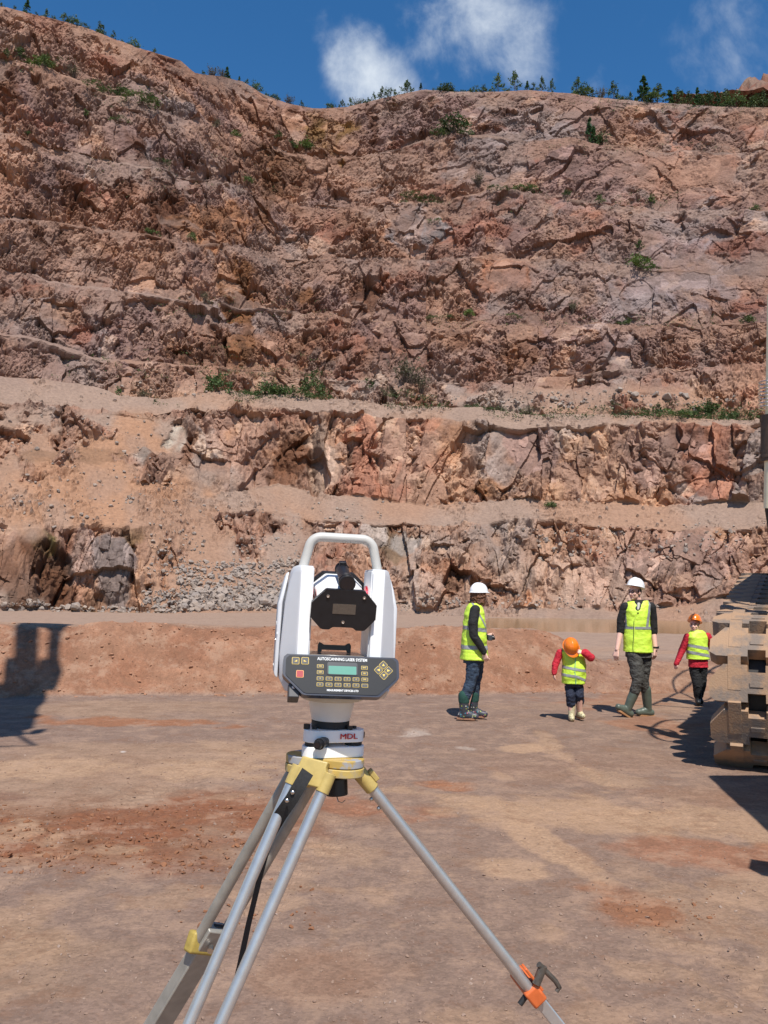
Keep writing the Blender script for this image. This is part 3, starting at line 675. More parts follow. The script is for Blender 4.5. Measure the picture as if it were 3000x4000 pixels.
REDM = mat('red_anodised', (.62, .015, .04), 0.28, metal=.6); STEEL = mat('screw_steel', (.62, .60, .57), 0.3, metal=1)
GLASSD = mat('sight_glass', (.008, .008, .012), 0.08, coat=.5); BROWNLCD = mat('brown_display', (.115, .090, .070), 0.22, var=.1, vscale=200)
BEIGE = mat('beige_plastic', (.58, .54, .46), 0.45, var=.04, vscale=30)
CLEARB = mat('smoky_platform', (.20, .17, .14), 0.2)
SHADED_ALU = mat('shaded_tube', (.34, .32, .28), 0.5, metal=.35, var=.15, vscale=30, bump=.06, bscale=300)  # darker copy of the aluminium, standing in for shade on the rear left leg
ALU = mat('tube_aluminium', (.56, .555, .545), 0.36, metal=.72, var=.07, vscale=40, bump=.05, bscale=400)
def scratched(name, paint, under, thr, scale):
    return mat(name, paint, 0.5, var=.3, vscale=scale, col2=under, thr=thr, bump=.08, bscale=300, detail=7)
YEL = mat('yellow_paint', (.49, .36, .115), 0.42, var=.10, vscale=60, bump=.05, bscale=500)
WORN = scratched('worn_head_plate', (.46, .31, .08), (.34, .34, .35), (.47, .53), 22)

HEAD = at(1284, 2943, 1.75)
inst = thing('laser_scanner', 'white and grey scanning laser surveying instrument with black keypad panel on the tripod', 'laser scanner', HEAD)
inst.rotation_euler = (Matrix.Rotation(rad(1.9), 3, 'Y') @ Matrix.Rotation(rad(9), 3, 'Z')).to_euler()
mm = 0.001
def V3(x, y, z): return (x * mm, y * mm, z * mm)

# --- tribrach -------------------------------------------------------------
def tri_outline(r, flat, n=10, rot=90):      # rounded triangle in XY, mm
    pts = []
    for k in range(3):
        a = rad(rot + 120 * k); c = Vector((math.cos(a), math.sin(a))) * (r - flat)
        for i in range(n + 1):
            b = a - rad(60) + rad(120) * i / n; pts.append((c.x + flat * math.cos(b), c.y + flat * math.sin(b)))
    return pts
def slab(outline, z0, z1, name, m, parent, bevel=1.2, scale_top=1.0):
    b = MB(); b.loft([[V3(x, y, z0) for x, y in outline], [V3(x * scale_top, y * scale_top, z1) for x, y in outline]])
    return b.build(name, m, parent, bevel=bevel * mm, smooth=40)
TR = Matrix.Rotation(rad(15), 4, 'Z')
slab([(TR @ Vector((x, y, 0))).to_2d()[:] for x, y in tri_outline(71, 24)], 0, 21, 'base_plate', WHITE, inst)
slab([(TR @ Vector((x, y, 0))).to_2d()[:] for x, y in tri_outline(69, 24)], 29, 53, 'tribrach_body', WHITE, inst)
for k in range(3):
    a = rad(90 + 15 + 120 * k); cx, cy = 49 * math.cos(a), 49 * math.sin(a)
    b = MB(); prof = []
    n = 40; rings = []
    for z, s_ in ((15.5, .93), (17, 1), (28.5, 1), (30, .93)):
        rings.append([V3(cx + s_ * (16.5 + (.9 if i % 4 < 2 else 0)) * math.cos(2 * math.pi * i / n), cy + s_ * (16.5 + (.9 if i % 4 < 2 else 0)) * math.sin(2 * math.pi * i / n), z) for i in range(n)])
    b.loft(rings); b.cone(V3(cx, cy, 2), V3(cx, cy, 58), 5 * mm, n=14); b.build('foot_screw', MATTBLACK, inst, smooth=25)
b = MB(); b.cone(V3(-50, -34, 53), V3(-50, -34, 63), 6.5 * mm, n=20); b.build('clamp_knob', BLACK, inst, bevel=.8 * mm)
b = MB(); b.cone(V3(36, -28, 50), V3(36, -28, 60), 6.5 * mm, n=20); b.build('clamp_knob', BLACK, inst, bevel=.8 * mm)
b = MB(); b.cone(V3(56, -4, 40), V3(70, -8, 40), 6.5 * mm, n=20); b.build('clamp_knob', BLACK, inst, bevel=.8 * mm)
b = MB(); P0_, P1_ = Vector(V3(-6, -30, 33)), Vector(V3(-32, -86, 31)); dv_ = (P1_ - P0_)
for t0_, t1_, r0_, r1_ in ((0, .5, 8, 9.5), (.5, .54, 10, 10), (.54, .78, 9.6, 9.6), (.78, .82, 11, 11), (.82, 1, 8.6, 8.2)):
    b.cone(P0_ + dv_ * t0_, P0_ + dv_ * t1_, r0_ * mm, r1_ * mm, n=24)
ey = b.build('plummet_eyepiece', BLACK, inst)
b = MB(); b.cone(P1_ - dv_.normalized() * .0005, P1_ + dv_.normalized() * .0012, 5.5 * mm, n=20); b.build('lens', GLASSD, ey)
TXT = Matrix.Translation(V3(34, -40.9, 41)) @ Matrix.Rotation(rad(15), 4, 'Z') @ UPRIGHT
text_mesh('MDL', 15 * mm, 'maker_mark', INKR, inst, TXT, sx=1.25, extrude=.0012)
# --- collar, base ----------------------------------------------------------
b = MB(); b.lathe([(38.5 * mm, 53 * mm), (38.5 * mm, 67 * mm)], 48); b.build('locking_ring', MATTBLACK, inst, bevel=.6 * mm)
b = MB(); b.lathe([(r * mm, z * mm) for r, z in ((36.5, 67), (38.8, 68), (45.5, 96), (46, 97), (46, 110), (45, 111), (45, 112))], 56); b.build('collar', mat('collar_plastic', (.76, .73, .67), .35, var=.04, vscale=30), inst, smooth=30)
b = MB(); b.lathe([(r * mm, z * mm) for r, z in ((58, 108), (63, 110), (64, 113), (64, 128), (60, 130))], 56); b.build('alidade_base', BEIGE, inst, smooth=50)
# --- yoke: two pillars ------------------------------------------------------
COVER = {}
def pillar(sgn):
    def ring(z, out, chy, fr):
        pts = [(59, fr), (59 + 25, fr), (out, chy), (out + 1, 44), (out - 5, 50), (59, 50)]
        return [V3(sgn * x + 2, y, z) for x, y in pts]
    rings = [ring(126, 100, -34, -66), ring(150, 113, -36, -68), ring(200, 115, -38, -70), ring(300, 110, -40, -70), ring(338, 104, -42, -70), ring(360, 99, -44, -69), ring(371, 95, -46, -66), ring(375, 91, -44, -61)]
    b = MB(); b.loft(rings)
    p = b.build('pillar', GREYCASE, inst, bevel=2.2 * mm, seg=3, smooth=40)
    # white front fascia, a separate moulding
    b = MB(); b.loft([[V3(sgn * 60 + 2, -73, z), V3(sgn * 83.5 + 2, -73, z), V3(sgn * 83.5 + 2, -66, z), V3(sgn * 60 + 2, -66, z)] for z in (128, 367)])
    b.build('front_fascia', WHITE, p, bevel=2 * mm, seg=3)
    b = MB(); b.loft([[V3(sgn * 57.5 + 2, -64, z), V3(sgn * 60.5 + 2, -64, z), V3(sgn * 60.5 + 2, 44, z), V3(sgn * 57.5 + 2, 44, z)] for z in (130, 371)])
    b.build('inner_wall', WHITE, p, bevel=1.0 * mm)
    # bulged side cover
    b = MB(); rs = []
    for dx, k in ((0, 1.0), (5, .97), (8, .90)):
        rs.append([V3(sgn * ((108 if z > 320 else 114) + dx - (z > 320) * 2 - (z > 350) * 4), y * k, 268 + (z - 268) * k) for y, z in ((-30, 150), (-31, 300), (-24, 340), (-8, 362), (12, 362), (30, 345), (38, 300), (38, 150))])
    b.loft(rs); p['_c'] = 1; cov = b.build('side_cover', GREYCASE, p, bevel=2.5 * mm, seg=3, smooth=50); COVER[sgn] = cov; del p['_c']
    return p
pl = pillar(-1); pr = pillar(1)
def side_x(y, z):                     # where the left side cover really is, in mm
    dg = bpy.context.evaluated_depsgraph_get(); dg.update()
    ok, loc, n_, i_ = COVER[-1].evaluated_get(dg).ray_cast(Vector(V3(-200, y, z)), Vector((1, 0, 0)))
    return loc.x / mm if ok else -114
LT = Matrix.Rotation(rad(-90), 4, 'Z') @ UPRIGHT
text_mesh('MDL', 34 * mm, 'side_mark', INKW, pl, Matrix.Translation(V3(side_x(2, 246) - .2, 2, 246)) @ LT, extrude=.0006, bold=.0006)
text_mesh('laser', 9 * mm, 'side_mark', INKW, pl, Matrix.Translation(V3(side_x(2, 172) - .2, 2, 172)) @ LT, extrude=.0006)
b = MB(); sx_ = side_x(2, 292); b.box(V3(sx_, 2, 292), V3(1.4, 1.4, 34)); b.box(V3(sx_, 2, 292), V3(1.4, 12, 1.4)); b.build('axis_mark', INKW, pl)
b = MB(); b.cone(V3(side_x(-14, 224) + .5, -14, 224), V3(side_x(-14, 224) - 1, -14, 224), 3 * mm, n=14); b.build('side_screw', STEEL, pl)
b = MB(); b.cone(V3(side_x(20, 224) + .5, 20, 224), V3(side_x(20, 224) - 1, 20, 224), 3 * mm, n=14); b.build('side_screw', STEEL, pl)
# yoke floor, carry bar
b = MB(); b.loft([[V3(-56, -64, z), V3(56, -64, z), V3(56, 46, z), V3(-56, 46, z)] for z in (128, 196)]); b.build('yoke_floor', GREYCASE, inst, bevel=2 * mm)
b = MB(); b.box(V3(0, -10, 199), V3(108, 96, 5)); b.build('top_platform', CLEARB, inst, bevel=1 * mm)
b = MB(); b.prism([(x * mm, z * mm) for x, z in ((-34, 202), (-34, 217), (-31, 222), (-26, 220), (-22, 217), (22, 217), (26, 220), (31, 222), (34, 217), (34, 202), (27, 202), (25, 207), (-25, 207), (-27, 202))], 2 * mm, 12 * mm)
b.build('carry_bar', BLACK, inst, bevel=.8 * mm)
# handle
pts = [(-77, 360), (-76, 371)]
def arc(cx, cz, r, a0, a1, n=9): return [(cx + r * math.cos(rad(a0 + (a1 - a0) * i / n)), cz + r * math.sin(rad(a0 + (a1 - a0) * i / n))) for i in range(n + 1)]
path = pts + arc(-40, 410, 26, 172, 90) + arc(42, 410, 26, 90, 8) + [(78, 371), (79, 360)]
b = MB(); b.tube([V3(x, -22, z) for x, z in path], 9.6 * mm, n=20); b.build('handle', HANDLE, inst, smooth=60)
# --- telescope ---------------------------------------------------------------
TEL = Matrix.Translation(V3(4, 0, 317)) @ Matrix.Rotation(rad(15), 4, 'X')
def octo(w, h, dx, dz): return [(-w + dx, h), (w - dx, h), (w, h - dz), (w, -h + dz), (w - dx, -h), (-w + dx, -h), (-w, -h + dz), (-w, h - dz)]
b = MB(); b.loft([[V3(x, y, z) for x, z in octo(w, h, 26, 24)] for y, w, h in ((-86, 56, 36), (-60, 50, 36), (40, 50, 34), (62, 54, 32))]); 
tel = b.build('telescope_housing', WHITE, inst, bevel=2.5 * mm, seg=3); tel.matrix_local = TEL
back = MB(); back.prism([(x * mm, z * mm) for x, z in octo(63, 35, 30, 26)], 60 * mm, 74 * mm); back.build('objective_plate', BLACK, tel, bevel=2 * mm)
fo = [(-37, 40), (38, 40), (64, 12), (64, -17), (45, -39), (40, -40.5), (27, -40.5), (20, -35), (-19, -35), (-26, -40.5), (-38, -40.5), (-43, -39), (-64, -17), (-64, 12)]
b = MB(); b.prism([(x * mm, z * mm) for x, z in fo], -99 * mm, -85 * mm); fp = b.build('eyepiece_plate', BLACK, tel, bevel=3 * mm, seg=3)
b = MB(); b.prism([(x * mm, z * mm) for x, z in ((-22, -8), (23, -8), (23, 12), (-22, 12))], -99.8 * mm, -97 * mm); b.build('small_display', BROWNLCD, fp, bevel=1 * mm)
for x, z in ((-33, 27), (38, 27), (0, -24)):
    b = MB(); b.lathe([(.9 * mm, -101.0 * mm), (1.4 * mm, -101.6 * mm), (3.1 * mm, -101.4 * mm), (3.3 * mm, -99 * mm)], 16, M=Matrix.Translation(V3(x, 0, z)) @ Matrix.Rotation(rad(-90), 4, 'X') @ Matrix.Identity(4))
    b.v = [(p[0], p[1] if False else -abs(p[1]), p[2]) for p in b.v]
    b.build('plate_screw', STEEL, fp)
for sgn in (-1, 1):
    b = MB(); b.cone(V3(sgn * 54 + 2, -4, 318), V3(sgn * 57.4 + 2, -4, 318), 23 * mm, n=40); b.build('trunnion_ring', REDM, inst, bevel=.6 * mm)
# sighting scope on top of the housing
b = MB()
for y0, y1, r0, r1 in ((-88, -82, 14.2, 14.2), (-82, -74, 13.2, 13.2), (-74, -64, 14.2, 13.6), (-64, -62, 12.8, 12.8), (-62, -52, 13.4, 12.6), (-52, 30, 11.2, 11.2), (30, 38, 12.5, 12.5)):
    b.cone(V3(3, y0 - 8, 52), V3(3, y1 - 8, 52), r0 * 1.15 * mm, r1 * 1.15 * mm, n=32)
b.box(V3(3, -30, 40), V3(13, 50, 12)); b.box(V3(3, 14, 66), V3(14, 16, 9))
sc = b.build('sighting_scope', BLACK, tel, bevel=.5 * mm)
b = MB(); b.cone(V3(3, -96.6, 52), V3(3, -95, 52), 13 * mm, n=32); b.build('eye_lens', GLASSD, sc)
text_mesh('AIMPOINT', 3.2 * mm, 'scope_lettering', INKW, sc, Matrix.Translation(V3(0, -69, 74.6)) , extrude=.0003) if False else None
# --- control panel -------------------------------------------------------------
PAN = Matrix.Translation(V3(6, -100, 168)) @ Matrix.Rotation(rad(-24), 4, 'X') @ Matrix.Diagonal((.945, .945, .945, 1))
po = [(-112, 40), (112, 40), (118.5, 34), (119.5, 28), (119.5, -2), (117, -7), (80, -43), (74, -45), (-74, -45), (-80, -43), (-117, -7), (-119.5, -2), (-119.5, 28), (-118.5, 34)]
b = MB(); b.prism([(x * mm, z * mm) for x, z in po], 0, 24 * mm); pan = b.build('control_panel', NAVY, inst, bevel=4 * mm, seg=4, smooth=60); pan.matrix_local = PAN
b = MB(); b.prism([(x * .955 * mm, (z * .92) * mm) for x, z in po], -1.2 * mm, 2 * mm); b.build('membrane', SLATE, pan, bevel=.4 * mm)
b = MB(); b.loft([[V3(-100, 8, z), V3(100, 8, z), V3(100, 60, z), V3(-100, 60, z)] for z in (-30, 34)]); b.build('panel_housing', GREYCASE, pan, bevel=3 * mm)
k_ = .176
def pc(cx, cy):                       # reading of the photographed panel, in mm on the panel face
    return ((cx - 840) * k_ * 1.0, -(cy - .027 * (cx - 840) - 1790) * k_ * 1.06)
FACE = Matrix.Translation((0, -1.25 * mm, 0))
def ptxt(t, cx, cy, h, m, name, parent, w=None, bold=.00012, dy=0.0):
    x, z = pc(cx, cy)
    o = text_mesh(t, h * mm * 1.4, name, m, parent, Matrix.Translation(V3(x, -1.35 - dy, z)) @ UPRIGHT, extrude=.00025, bold=bold)
    if w:
        xs = [v.co.x for v in o.data.vertices]; f = w * mm / (max(xs) - min(xs)); c = (max(xs) + min(xs)) / 2
        for v in o.data.vertices: v.co.x = c + (v.co.x - c) * f
    return o
ptxt('AUTOSCANNING LASER SYSTEM', 848, 1622, 6.3, INKW, 'title_lettering', pan, w=103, bold=.00012)
ptxt('MEASUREMENT DEVICES LTD', 853, 1973, 4.0, INKW, 'maker_lettering', pan, w=64, bold=.00012)
def rrect(w, h, r, n=4):
    pts = []
    for sx, sz, a in ((1, 1, 0), (-1, 1, 90), (-1, -1, 180), (1, -1, 270)):
        for i in range(n + 1):
            b_ = rad(a + 90 * i / n); pts.append((sx * (w - r) + r * math.cos(b_), sz * (h - r) + r * math.sin(b_)))
    return pts
def key(cx, cy, w, h, rim, facem, legend=None, shape=None, rot=0, line=1.1, name='key', tri=None):
    x, z = pc(cx, cy); Rm = Matrix.Translation(V3(x, 0, z)) @ Matrix.Rotation(rad(rot), 4, 'Y')
    b = MB(); o_ = rrect(w, h, min(w, h) * .28); i_ = rrect(w - line, h - line, max(.5, min(w, h) * .28 - line))
    b.prism([(p[0] * mm, p[1] * mm) for p in o_], -1.75 * mm, -1.2 * mm, 0, Rm)
    b.prism([(p[0] * mm, p[1] * mm) for p in i_], -2.1 * mm, -1.6 * mm, 1, Rm)
    if tri is not None:
        T2 = Matrix.Translation(V3(x, 0, z))
        b.prism([(p[0] * mm, p[1] * mm) for p in tri], -2.45 * mm, -2.0 * mm, 2, T2)
    ko = b.build(name, [rim, facem, INKY], pan, smooth=None)
    if legend:
        cu = text_mesh(legend, 3.9 * mm, 'legend', INKY, ko, Matrix.Translation(V3(x, -2.25, z)) @ UPRIGHT, extrude=.0002, bold=.0001)
    return ko
for t, x, y in (('ON', 590, 1700), ('OFF', 590, 1768), ('ENT', 1107, 1714), ('SEL', 1108, 1780), ('DEL', 1110, 1848), ('0', 590, 1838), ('1', 694, 1840), ('2', 798, 1842), ('3', 903, 1844), ('4', 1007, 1846),
                ('5', 590, 1905), ('6', 694, 1907), ('7', 798, 1909), ('8', 903, 1912), ('9', 1007, 1914), ('.', 1110, 1917)):
    key(x, y, 6.6, 3.9, INKY, KEYF, t, line=.7)
key(303, 1640, 7.5, 7.5, INKY, KEYF, tri=[(-3, -2), (3, -2), (3, 2)], line=.9); key(413, 1640, 7.5, 7.5, INKY, KEYF, tri=[(-3, -2), (3, -2), (-3, 2)], line=.9)
key(357, 1788, 7.6, 7.6, mat('orange_ink', (.75, .33, .10), .5), REDKEY, line=1.1, name='stop_key')
for x, y, tri in ((1332, 1680, [(-3, -2.4), (3, -2.4), (0, 3.2)]), (1272, 1738, [(3, -3), (3, 3), (-3.4, 0)]), (1392, 1744, [(-3, -3), (3.4, 0), (-3, 3)]), (1335, 1800, [(-3, 2.4), (0, -3.2), (3, 2.4)])):
    key(x, y, 6.9, 6.9, INKY, KEYF, rot=45, tri=tri, line=.8, name='arrow_key')
x0, z0 = pc(848, 1728)
b = MB(); b.prism([(x0 * mm + p[0] * mm, z0 * mm + p[1] * mm) for p in rrect(31, 13.4, 3.5)], -2.6 * mm, -1.2 * mm); lc = b.build('display_frame', LCDIN, pan, bevel=.5 * mm)
b = MB(); b.prism([(x0 * mm + p[0] * mm, (z0 - 3.4) * mm + p[1] * mm) for p in rrect(28.6, 8.6, 1.5)], -3.0 * mm, -2.2 * mm); b.build('display_screen', LCD, lc)
b = MB(); b.box(V3(-95, 30, -30), V3(22, 40, 34)); b.build('battery_box', mat('grey_box', (.07, .068, .07), .5), pan, bevel=2 * mm)

# ------------------------------------------------------------------ tripod
trip = thing('tripod', 'yellow headed aluminium surveying tripod standing under the laser scanner', 'tripod', (HEAD.x, HEAD.y, 0))
TI = Matrix.Translation((-HEAD.x, -HEAD.y, 0))
def tl(p): p = Vector(p); return Vector((p.x - HEAD.x, p.y - HEAD.y, p.z))
hz = HEAD.z
TM = Matrix.Rotation(rad(1.9), 4, 'Y')
def head_out(r, f): return [(x, y) for x, y in tri_outline(r, f, rot=-30 - 14)]
b = MB(); b.loft([[TM @ Vector(V3(x, y, z)) + Vector((0, 0, hz)) for x, y in head_out(86, 40)] for z in (-16.5, -.4)]); b.build('head_plate', WORN, trip, bevel=2 * mm, seg=3)
b = MB(); b.loft([[TM @ Vector(V3(x, y, z)) + Vector((0, 0, hz)) for x, y in head_out(87, 40)] for z in (-34, -17.7)]); b.build('head_casting', mat('worn_yellow', (.52, .365, .10), .5, var=.2, vscale=40, col2=(.40, .33, .20), thr=(.45, .62), bump=.08, bscale=300), trip, bevel=2 * mm, seg=3)
b = MB(); b.cone((0.016, .01, hz - .05), (0.018, .008, hz - .084), .0225, n=28); b.cone((0.02, .01, hz - .03), (0.02, .01, hz - .05), .02, n=20); b.build('fixing_screw', BLACK, trip, bevel=2 * mm)
b = MB(); b.tube([(.018, .0, hz - .083), (.022, -.01, hz - .092), (.030, -.012, hz - .094), (.036, -.012, hz - .089)], .0012, n=6); b.build('hook_wire', STEEL, trip)
G_ = lambda px, py, d: tl(at(px, py, d))
def leg_line(p0, p1):                    # extend a line to the ground
    p0 = Vector(p0); p1 = Vector(p1); return p0 + (p1 - p0) * (p0.z / (p0.z - p1.z))
# front leg: two tubes in view
legs = []
a0, a1 = G_(1152, 3030, 1.68), G_(738, 4000, 1.58); b0, b1 = G_(1272, 3060, 1.665), G_(860, 4000, 1.565)
def tubes(top_pairs, r, name='leg'):
    b = MB()
    for p, q_ in top_pairs: b.cone(p, q_, r, n=28)
    return b.build(name, ALU, trip)
def spur(parent, foot, dirv):
    b = MB(); d_ = dirv.normalized()
    b.cone(foot - d_ * .16, foot - d_ * .07, .021, .021, n=20); b.cone(foot - d_ * .07, foot + d_ * .03, .021, .004, n=20)
    b.box(foot - d_ * .08 + Vector((.03, -.01, .0)), (.06, .03, .012)); b.build('foot_spur', YEL, parent, bevel=.002)
def lower_leg(parent, p, q_, w=.030, h=.05, m=None):
    T, L = frame_to(p, q_); b = MB()
    b.loft([[T @ Vector((w * a_, h * c_, z)) for a_, c_ in ((-.5, -.5), (.5, -.5), (.5, .5), (-.5, .5))] for z in (0, L)])
    return b.build('lower_leg', m or ALU, parent, bevel=.003)
fa, fb = leg_line(a0, a1), leg_line(b0, b1)
ka, kb = a0 + (fa - a0) * .66, b0 + (fb - b0) * .66
l1 = tubes([(a0, ka), (b0, kb)], .0112)
mid0 = (ka + kb) / 2; midf = (fa + fb) / 2; dvm = (midf - mid0)
lower_leg(l1, mid0 - dvm * .2, midf - dvm.normalized() * .15, .04, .028)
cl = MB(); T, L = frame_to(ka - dvm.normalized() * .03, kb - dvm.normalized() * .03); cl.box((0, 0, L / 2), (.032, .07, L + .035), M=T); cl.build('leg_clamp', YEL, l1, bevel=.004)
spur(l1, midf, dvm)
# hinge bracket of the front leg
hb = MB(); ax = (b0 - a0); dleg = (a1 - a0).normalized(); nrm_ = ax.cross(dleg).normalized()
if nrm_.y > 0: nrm_ = -nrm_
top_l = (a0 + b0) / 2 + Vector((-.004, 0, 0)) - dleg * .040; axn = ax.normalized()
def quad(c, hw, th): return [c - axn * hw - nrm_ * th, c + axn * hw - nrm_ * th, c + axn * hw + nrm_ * th, c - axn * hw + nrm_ * th]
hb.loft([quad(top_l, .027, .010), quad(top_l + dleg * .012, .027, .011), quad((a0 + b0) / 2 - dleg * .012, .032, .0115), quad((a0 + b0) / 2 + dleg * .012, .034, .0115)])
hb.build('leg_hinge', YEL, l1, bevel=.003, seg=3)
for p in (a0, b0):
    c = MB(); c.cone(p - dleg * .020, p + dleg * .018, .0134, n=26); c.build('tube_socket', YEL, l1, bevel=.001)
s_ = MB(); s_.cone((b0 + a0) / 2 - dleg * .0 + nrm_ * .010, (b0 + a0) / 2 + nrm_ * .0135, .004, n=14); s_.build('rivet', STEEL, l1)
# rear left leg, its shade put into darker tube and clamp colours
c0, c1 = G_(1138, 3020, 1.80), G_(767, 3680, 1.905); e0, e1 = G_(1222, 3060, 1.84), G_(850, 3690, 1.945)
l2 = tubes([(c0, c1), (e0, e1)], .0118); l2.data.materials.clear(); l2.data.materials.append(SHADED_ALU)
m0 = G_(805, 3690, 1.92); m1 = G_(618, 4000, 1.975); mf = leg_line(m0, m1); dv2 = (mf - m0).normalized()
T, L = frame_to(c1, e1)
b = MB(); b.box((0, 0, L / 2), (.028, .044, L + .040), M=T); b.build('leg_clamp', mat('shaded_yellow', (.36, .26, .06), .5, var=.2, vscale=50), l2, bevel=.006, seg=3)  # clamp yellow darkened to carry the shade it stands in
b = MB(); b.cone(m0 + Vector((.016, -.022, .004)), m0 + Vector((.016, -.034, .0)), .007, n=16); b.build('clamp_bolt', STEEL, l2)
b = MB(); T2_, _ = frame_to(c1 - (c1 - c0).normalized() * .035, e1 - (e1 - e0).normalized() * .035); b.box((0, 0, L / 2 + .01), (.026, .03, L * .75), M=T2_); b.build('slide_block', BLACK, l2, bevel=.004)
T, L = frame_to(m0 - dv2 * .05, mf - dv2 * .15)
AX = (e1 - c1).normalized(); NX = AX.cross(dv2).normalized()
b = MB(); b.loft([[q_ + AX * (.026 * s1) + NX * (.016 * s2) for s1, s2 in ((-1, -1), (1, -1), (1, 1), (-1, 1))] for q_ in (m0 - dv2 * .05, mf - dv2 * .15)])
b.build('lower_leg', SHADED_ALU, l2, bevel=.003); spur(l2, mf, dv2)
b = MB(); b.loft([[q_ + AX * (s1 * h_) + NX * (.010 * s2) for s1, s2 in ((-1, -1), (1, -1), (1, 1), (-1, 1))] for q_, h_ in (((c0 + e0) / 2 - (c1 - c0).normalized() * .02, .028), ((c0 + e0) / 2 + (c1 - c0).normalized() * .012, .034))]); b.build('leg_hinge', YEL, l2, bevel=.003)
# right leg
r0_, r1_ = G_(1432, 3052, 1.76), G_(2183, 4000, 1.90); rf = leg_line(r0_, r1_); dr = (rf - r0_).normalized()
side = Vector((.25, .95, 0)).cross(dr).cross(dr).normalized()
vw_ = Vector(ray(1850, 3560)); side = (vw_ - dr * vw_.dot(dr)).normalized()
kr = G_(2075, 3870, 1.884)
l3 = MB(); l3.cone(r0_, kr + dr * .01, .0118, n=28); l3.cone(r0_ + side * .058, kr + dr * .01 + side * .058, .0118, n=28); l3 = l3.build('leg', ALU, trip)
l3b = MB(); l3b.loft([[q_ + side * (.03 + .026 * s1) + side.cross(dr) * (.0125 * s2) for s1, s2 in ((-1, -1), (1, -1), (1, 1), (-1, 1))] for q_ in (kr - dr * .05, rf - dr * .15)]); l3b.build('lower_leg', ALU, l3, bevel=.003)
spur(l3, rf + side * .03, dr)
ORANGE_P = mat('orange_clamp_paint', (.62, .135, .035), .4, var=.12, vscale=60)
pn = side.cross(dr).normalized()
if pn.x < 0: pn = -pn                    # towards upper right in the picture
b = MB(); T, _ = frame_to(kr - dr * .022, kr + dr * .03)
b.loft([[q_ + side * s1 + pn * s2 for s1, s2 in ((-.016, -.017), (.075, -.017), (.075, .017), (-.016, .017))] for q_ in (kr - dr * .012, kr + dr * .030)]); b.build('leg_clamp', ORANGE_P, l3, bevel=.005, seg=3)
b = MB(); b.loft([[q_ + side * s1 + pn * s2 for s1, s2 in ((-.012, .016), (.012, .016), (.012, .022), (-.012, .022))] for q_ in (kr - dr * .052, kr + dr * .012)]); b.build('clamp_ear', ORANGE_P, l3, bevel=.002)
b = MB(); b.cone(kr + pn * .017 - side * .012 - dr * .012, kr + pn * .052 - side * .012 - dr * .03, .009, n=16)
hp0 = kr + pn * .046 - side * .012 - dr * .040
b.tube([hp0, hp0 + dr * .025 + pn * .003, hp0 + dr * .055 + pn * .006, hp0 + dr * .072 + pn * .004, hp0 + dr * .074 - pn * .006], [.0065, .006, .0055, .0055, .0045], n=10)
b.build('clamp_lever', mat('lever_metal', (.10, .085, .07), .45, metal=.3, var=.3, vscale=80), l3)
b = MB(); b.cone(kr - pn * .016, kr - pn * .036 + dr * .004, .006, n=12); b.build('clamp_bolt', MATTBLACK, l3)
hb = MB(); hb.cone(r0_ - dr * .060 - pn * .002, r0_ + dr * .020, .0150, n=26); hb.cone(r0_ - dr * .06 + side * .058, r0_ + dr * .02 + side * .058, .0150, n=26)
hb.loft([[q_ + side * s1 + pn * s2 for s1, s2 in ((0, -.010), (.058, -.010), (.058, .010), (0, .010))] for q_ in (r0_ - dr * .07, r0_ + dr * .008)])
hb.build('leg_hinge', YEL, l3, bevel=.002)
b = MB(); b.loft([[q_ + side * s1 + pn * s2 for s1, s2 in ((-.008, .013), (.008, .013), (.008, .024), (-.008, .024))] for q_ in (r0_ - dr * .014, r0_ + dr * .012)]); b.build('hinge_lug', YEL, l3, bevel=.002)
for k in (0.035, 0.06):
    b = MB(); b.ball(tuple(r0_ + dr * k - pn * .0145), .0045, n=12, k=8); b.build('rivet', STEEL, l3)
# webbing straps
WEB = mat('black_webbing', (.022, .022, .022), .75, var=.3, vscale=250, bump=.35, bscale=700)
strap = MB()
def ribbon(pts, wdir, w, th):
    rings = []
    for p, wd in zip(pts, wdir):
        wd = Vector(wd).normalized(); n_ = Vector((0, -1, .3)); n_ = (n_ - wd * n_.dot(wd)).normalized()
        rings.append([p - wd * w, p + wd * w, p + wd * w + n_ * th, p - wd * w + n_ * th])
    strap.loft(rings)
sp = [G_(1202, 3014, 1.640), G_(1172, 3065, 1.634), G_(1140, 3120, 1.636), G_(1095, 3185, 1.655), G_(1060, 3245, 1.69)]
wd = Vector((.83, 0, -.55))
ribbon(sp, [wd, wd, wd, wd, Vector((.75, 0, -.65))], .0125, .003)
so = strap.build('carry_strap', WEB, trip)
for px, py in ((1143, 3095), (1121, 3127)):
    b = MB(); p = G_(px, py, 1.630); b.ball(tuple(p), (.0042, .003, .0042), n=14, k=8); b.build('rivet', STEEL, so)
strap = MB()
sp = [G_(1060, 3245, 1.69), G_(1040, 3330, 1.70), G_(1016, 3420, 1.70), G_(992, 3520, 1.70), G_(970, 3610, 1.70), G_(935, 3775, 1.70), G_(905, 3900, 1.71)]
ribbon(sp, [Vector((.8, .6, .2))] * 7, .0065, .002)
strap.build('hanging_strap', WEB, trip)
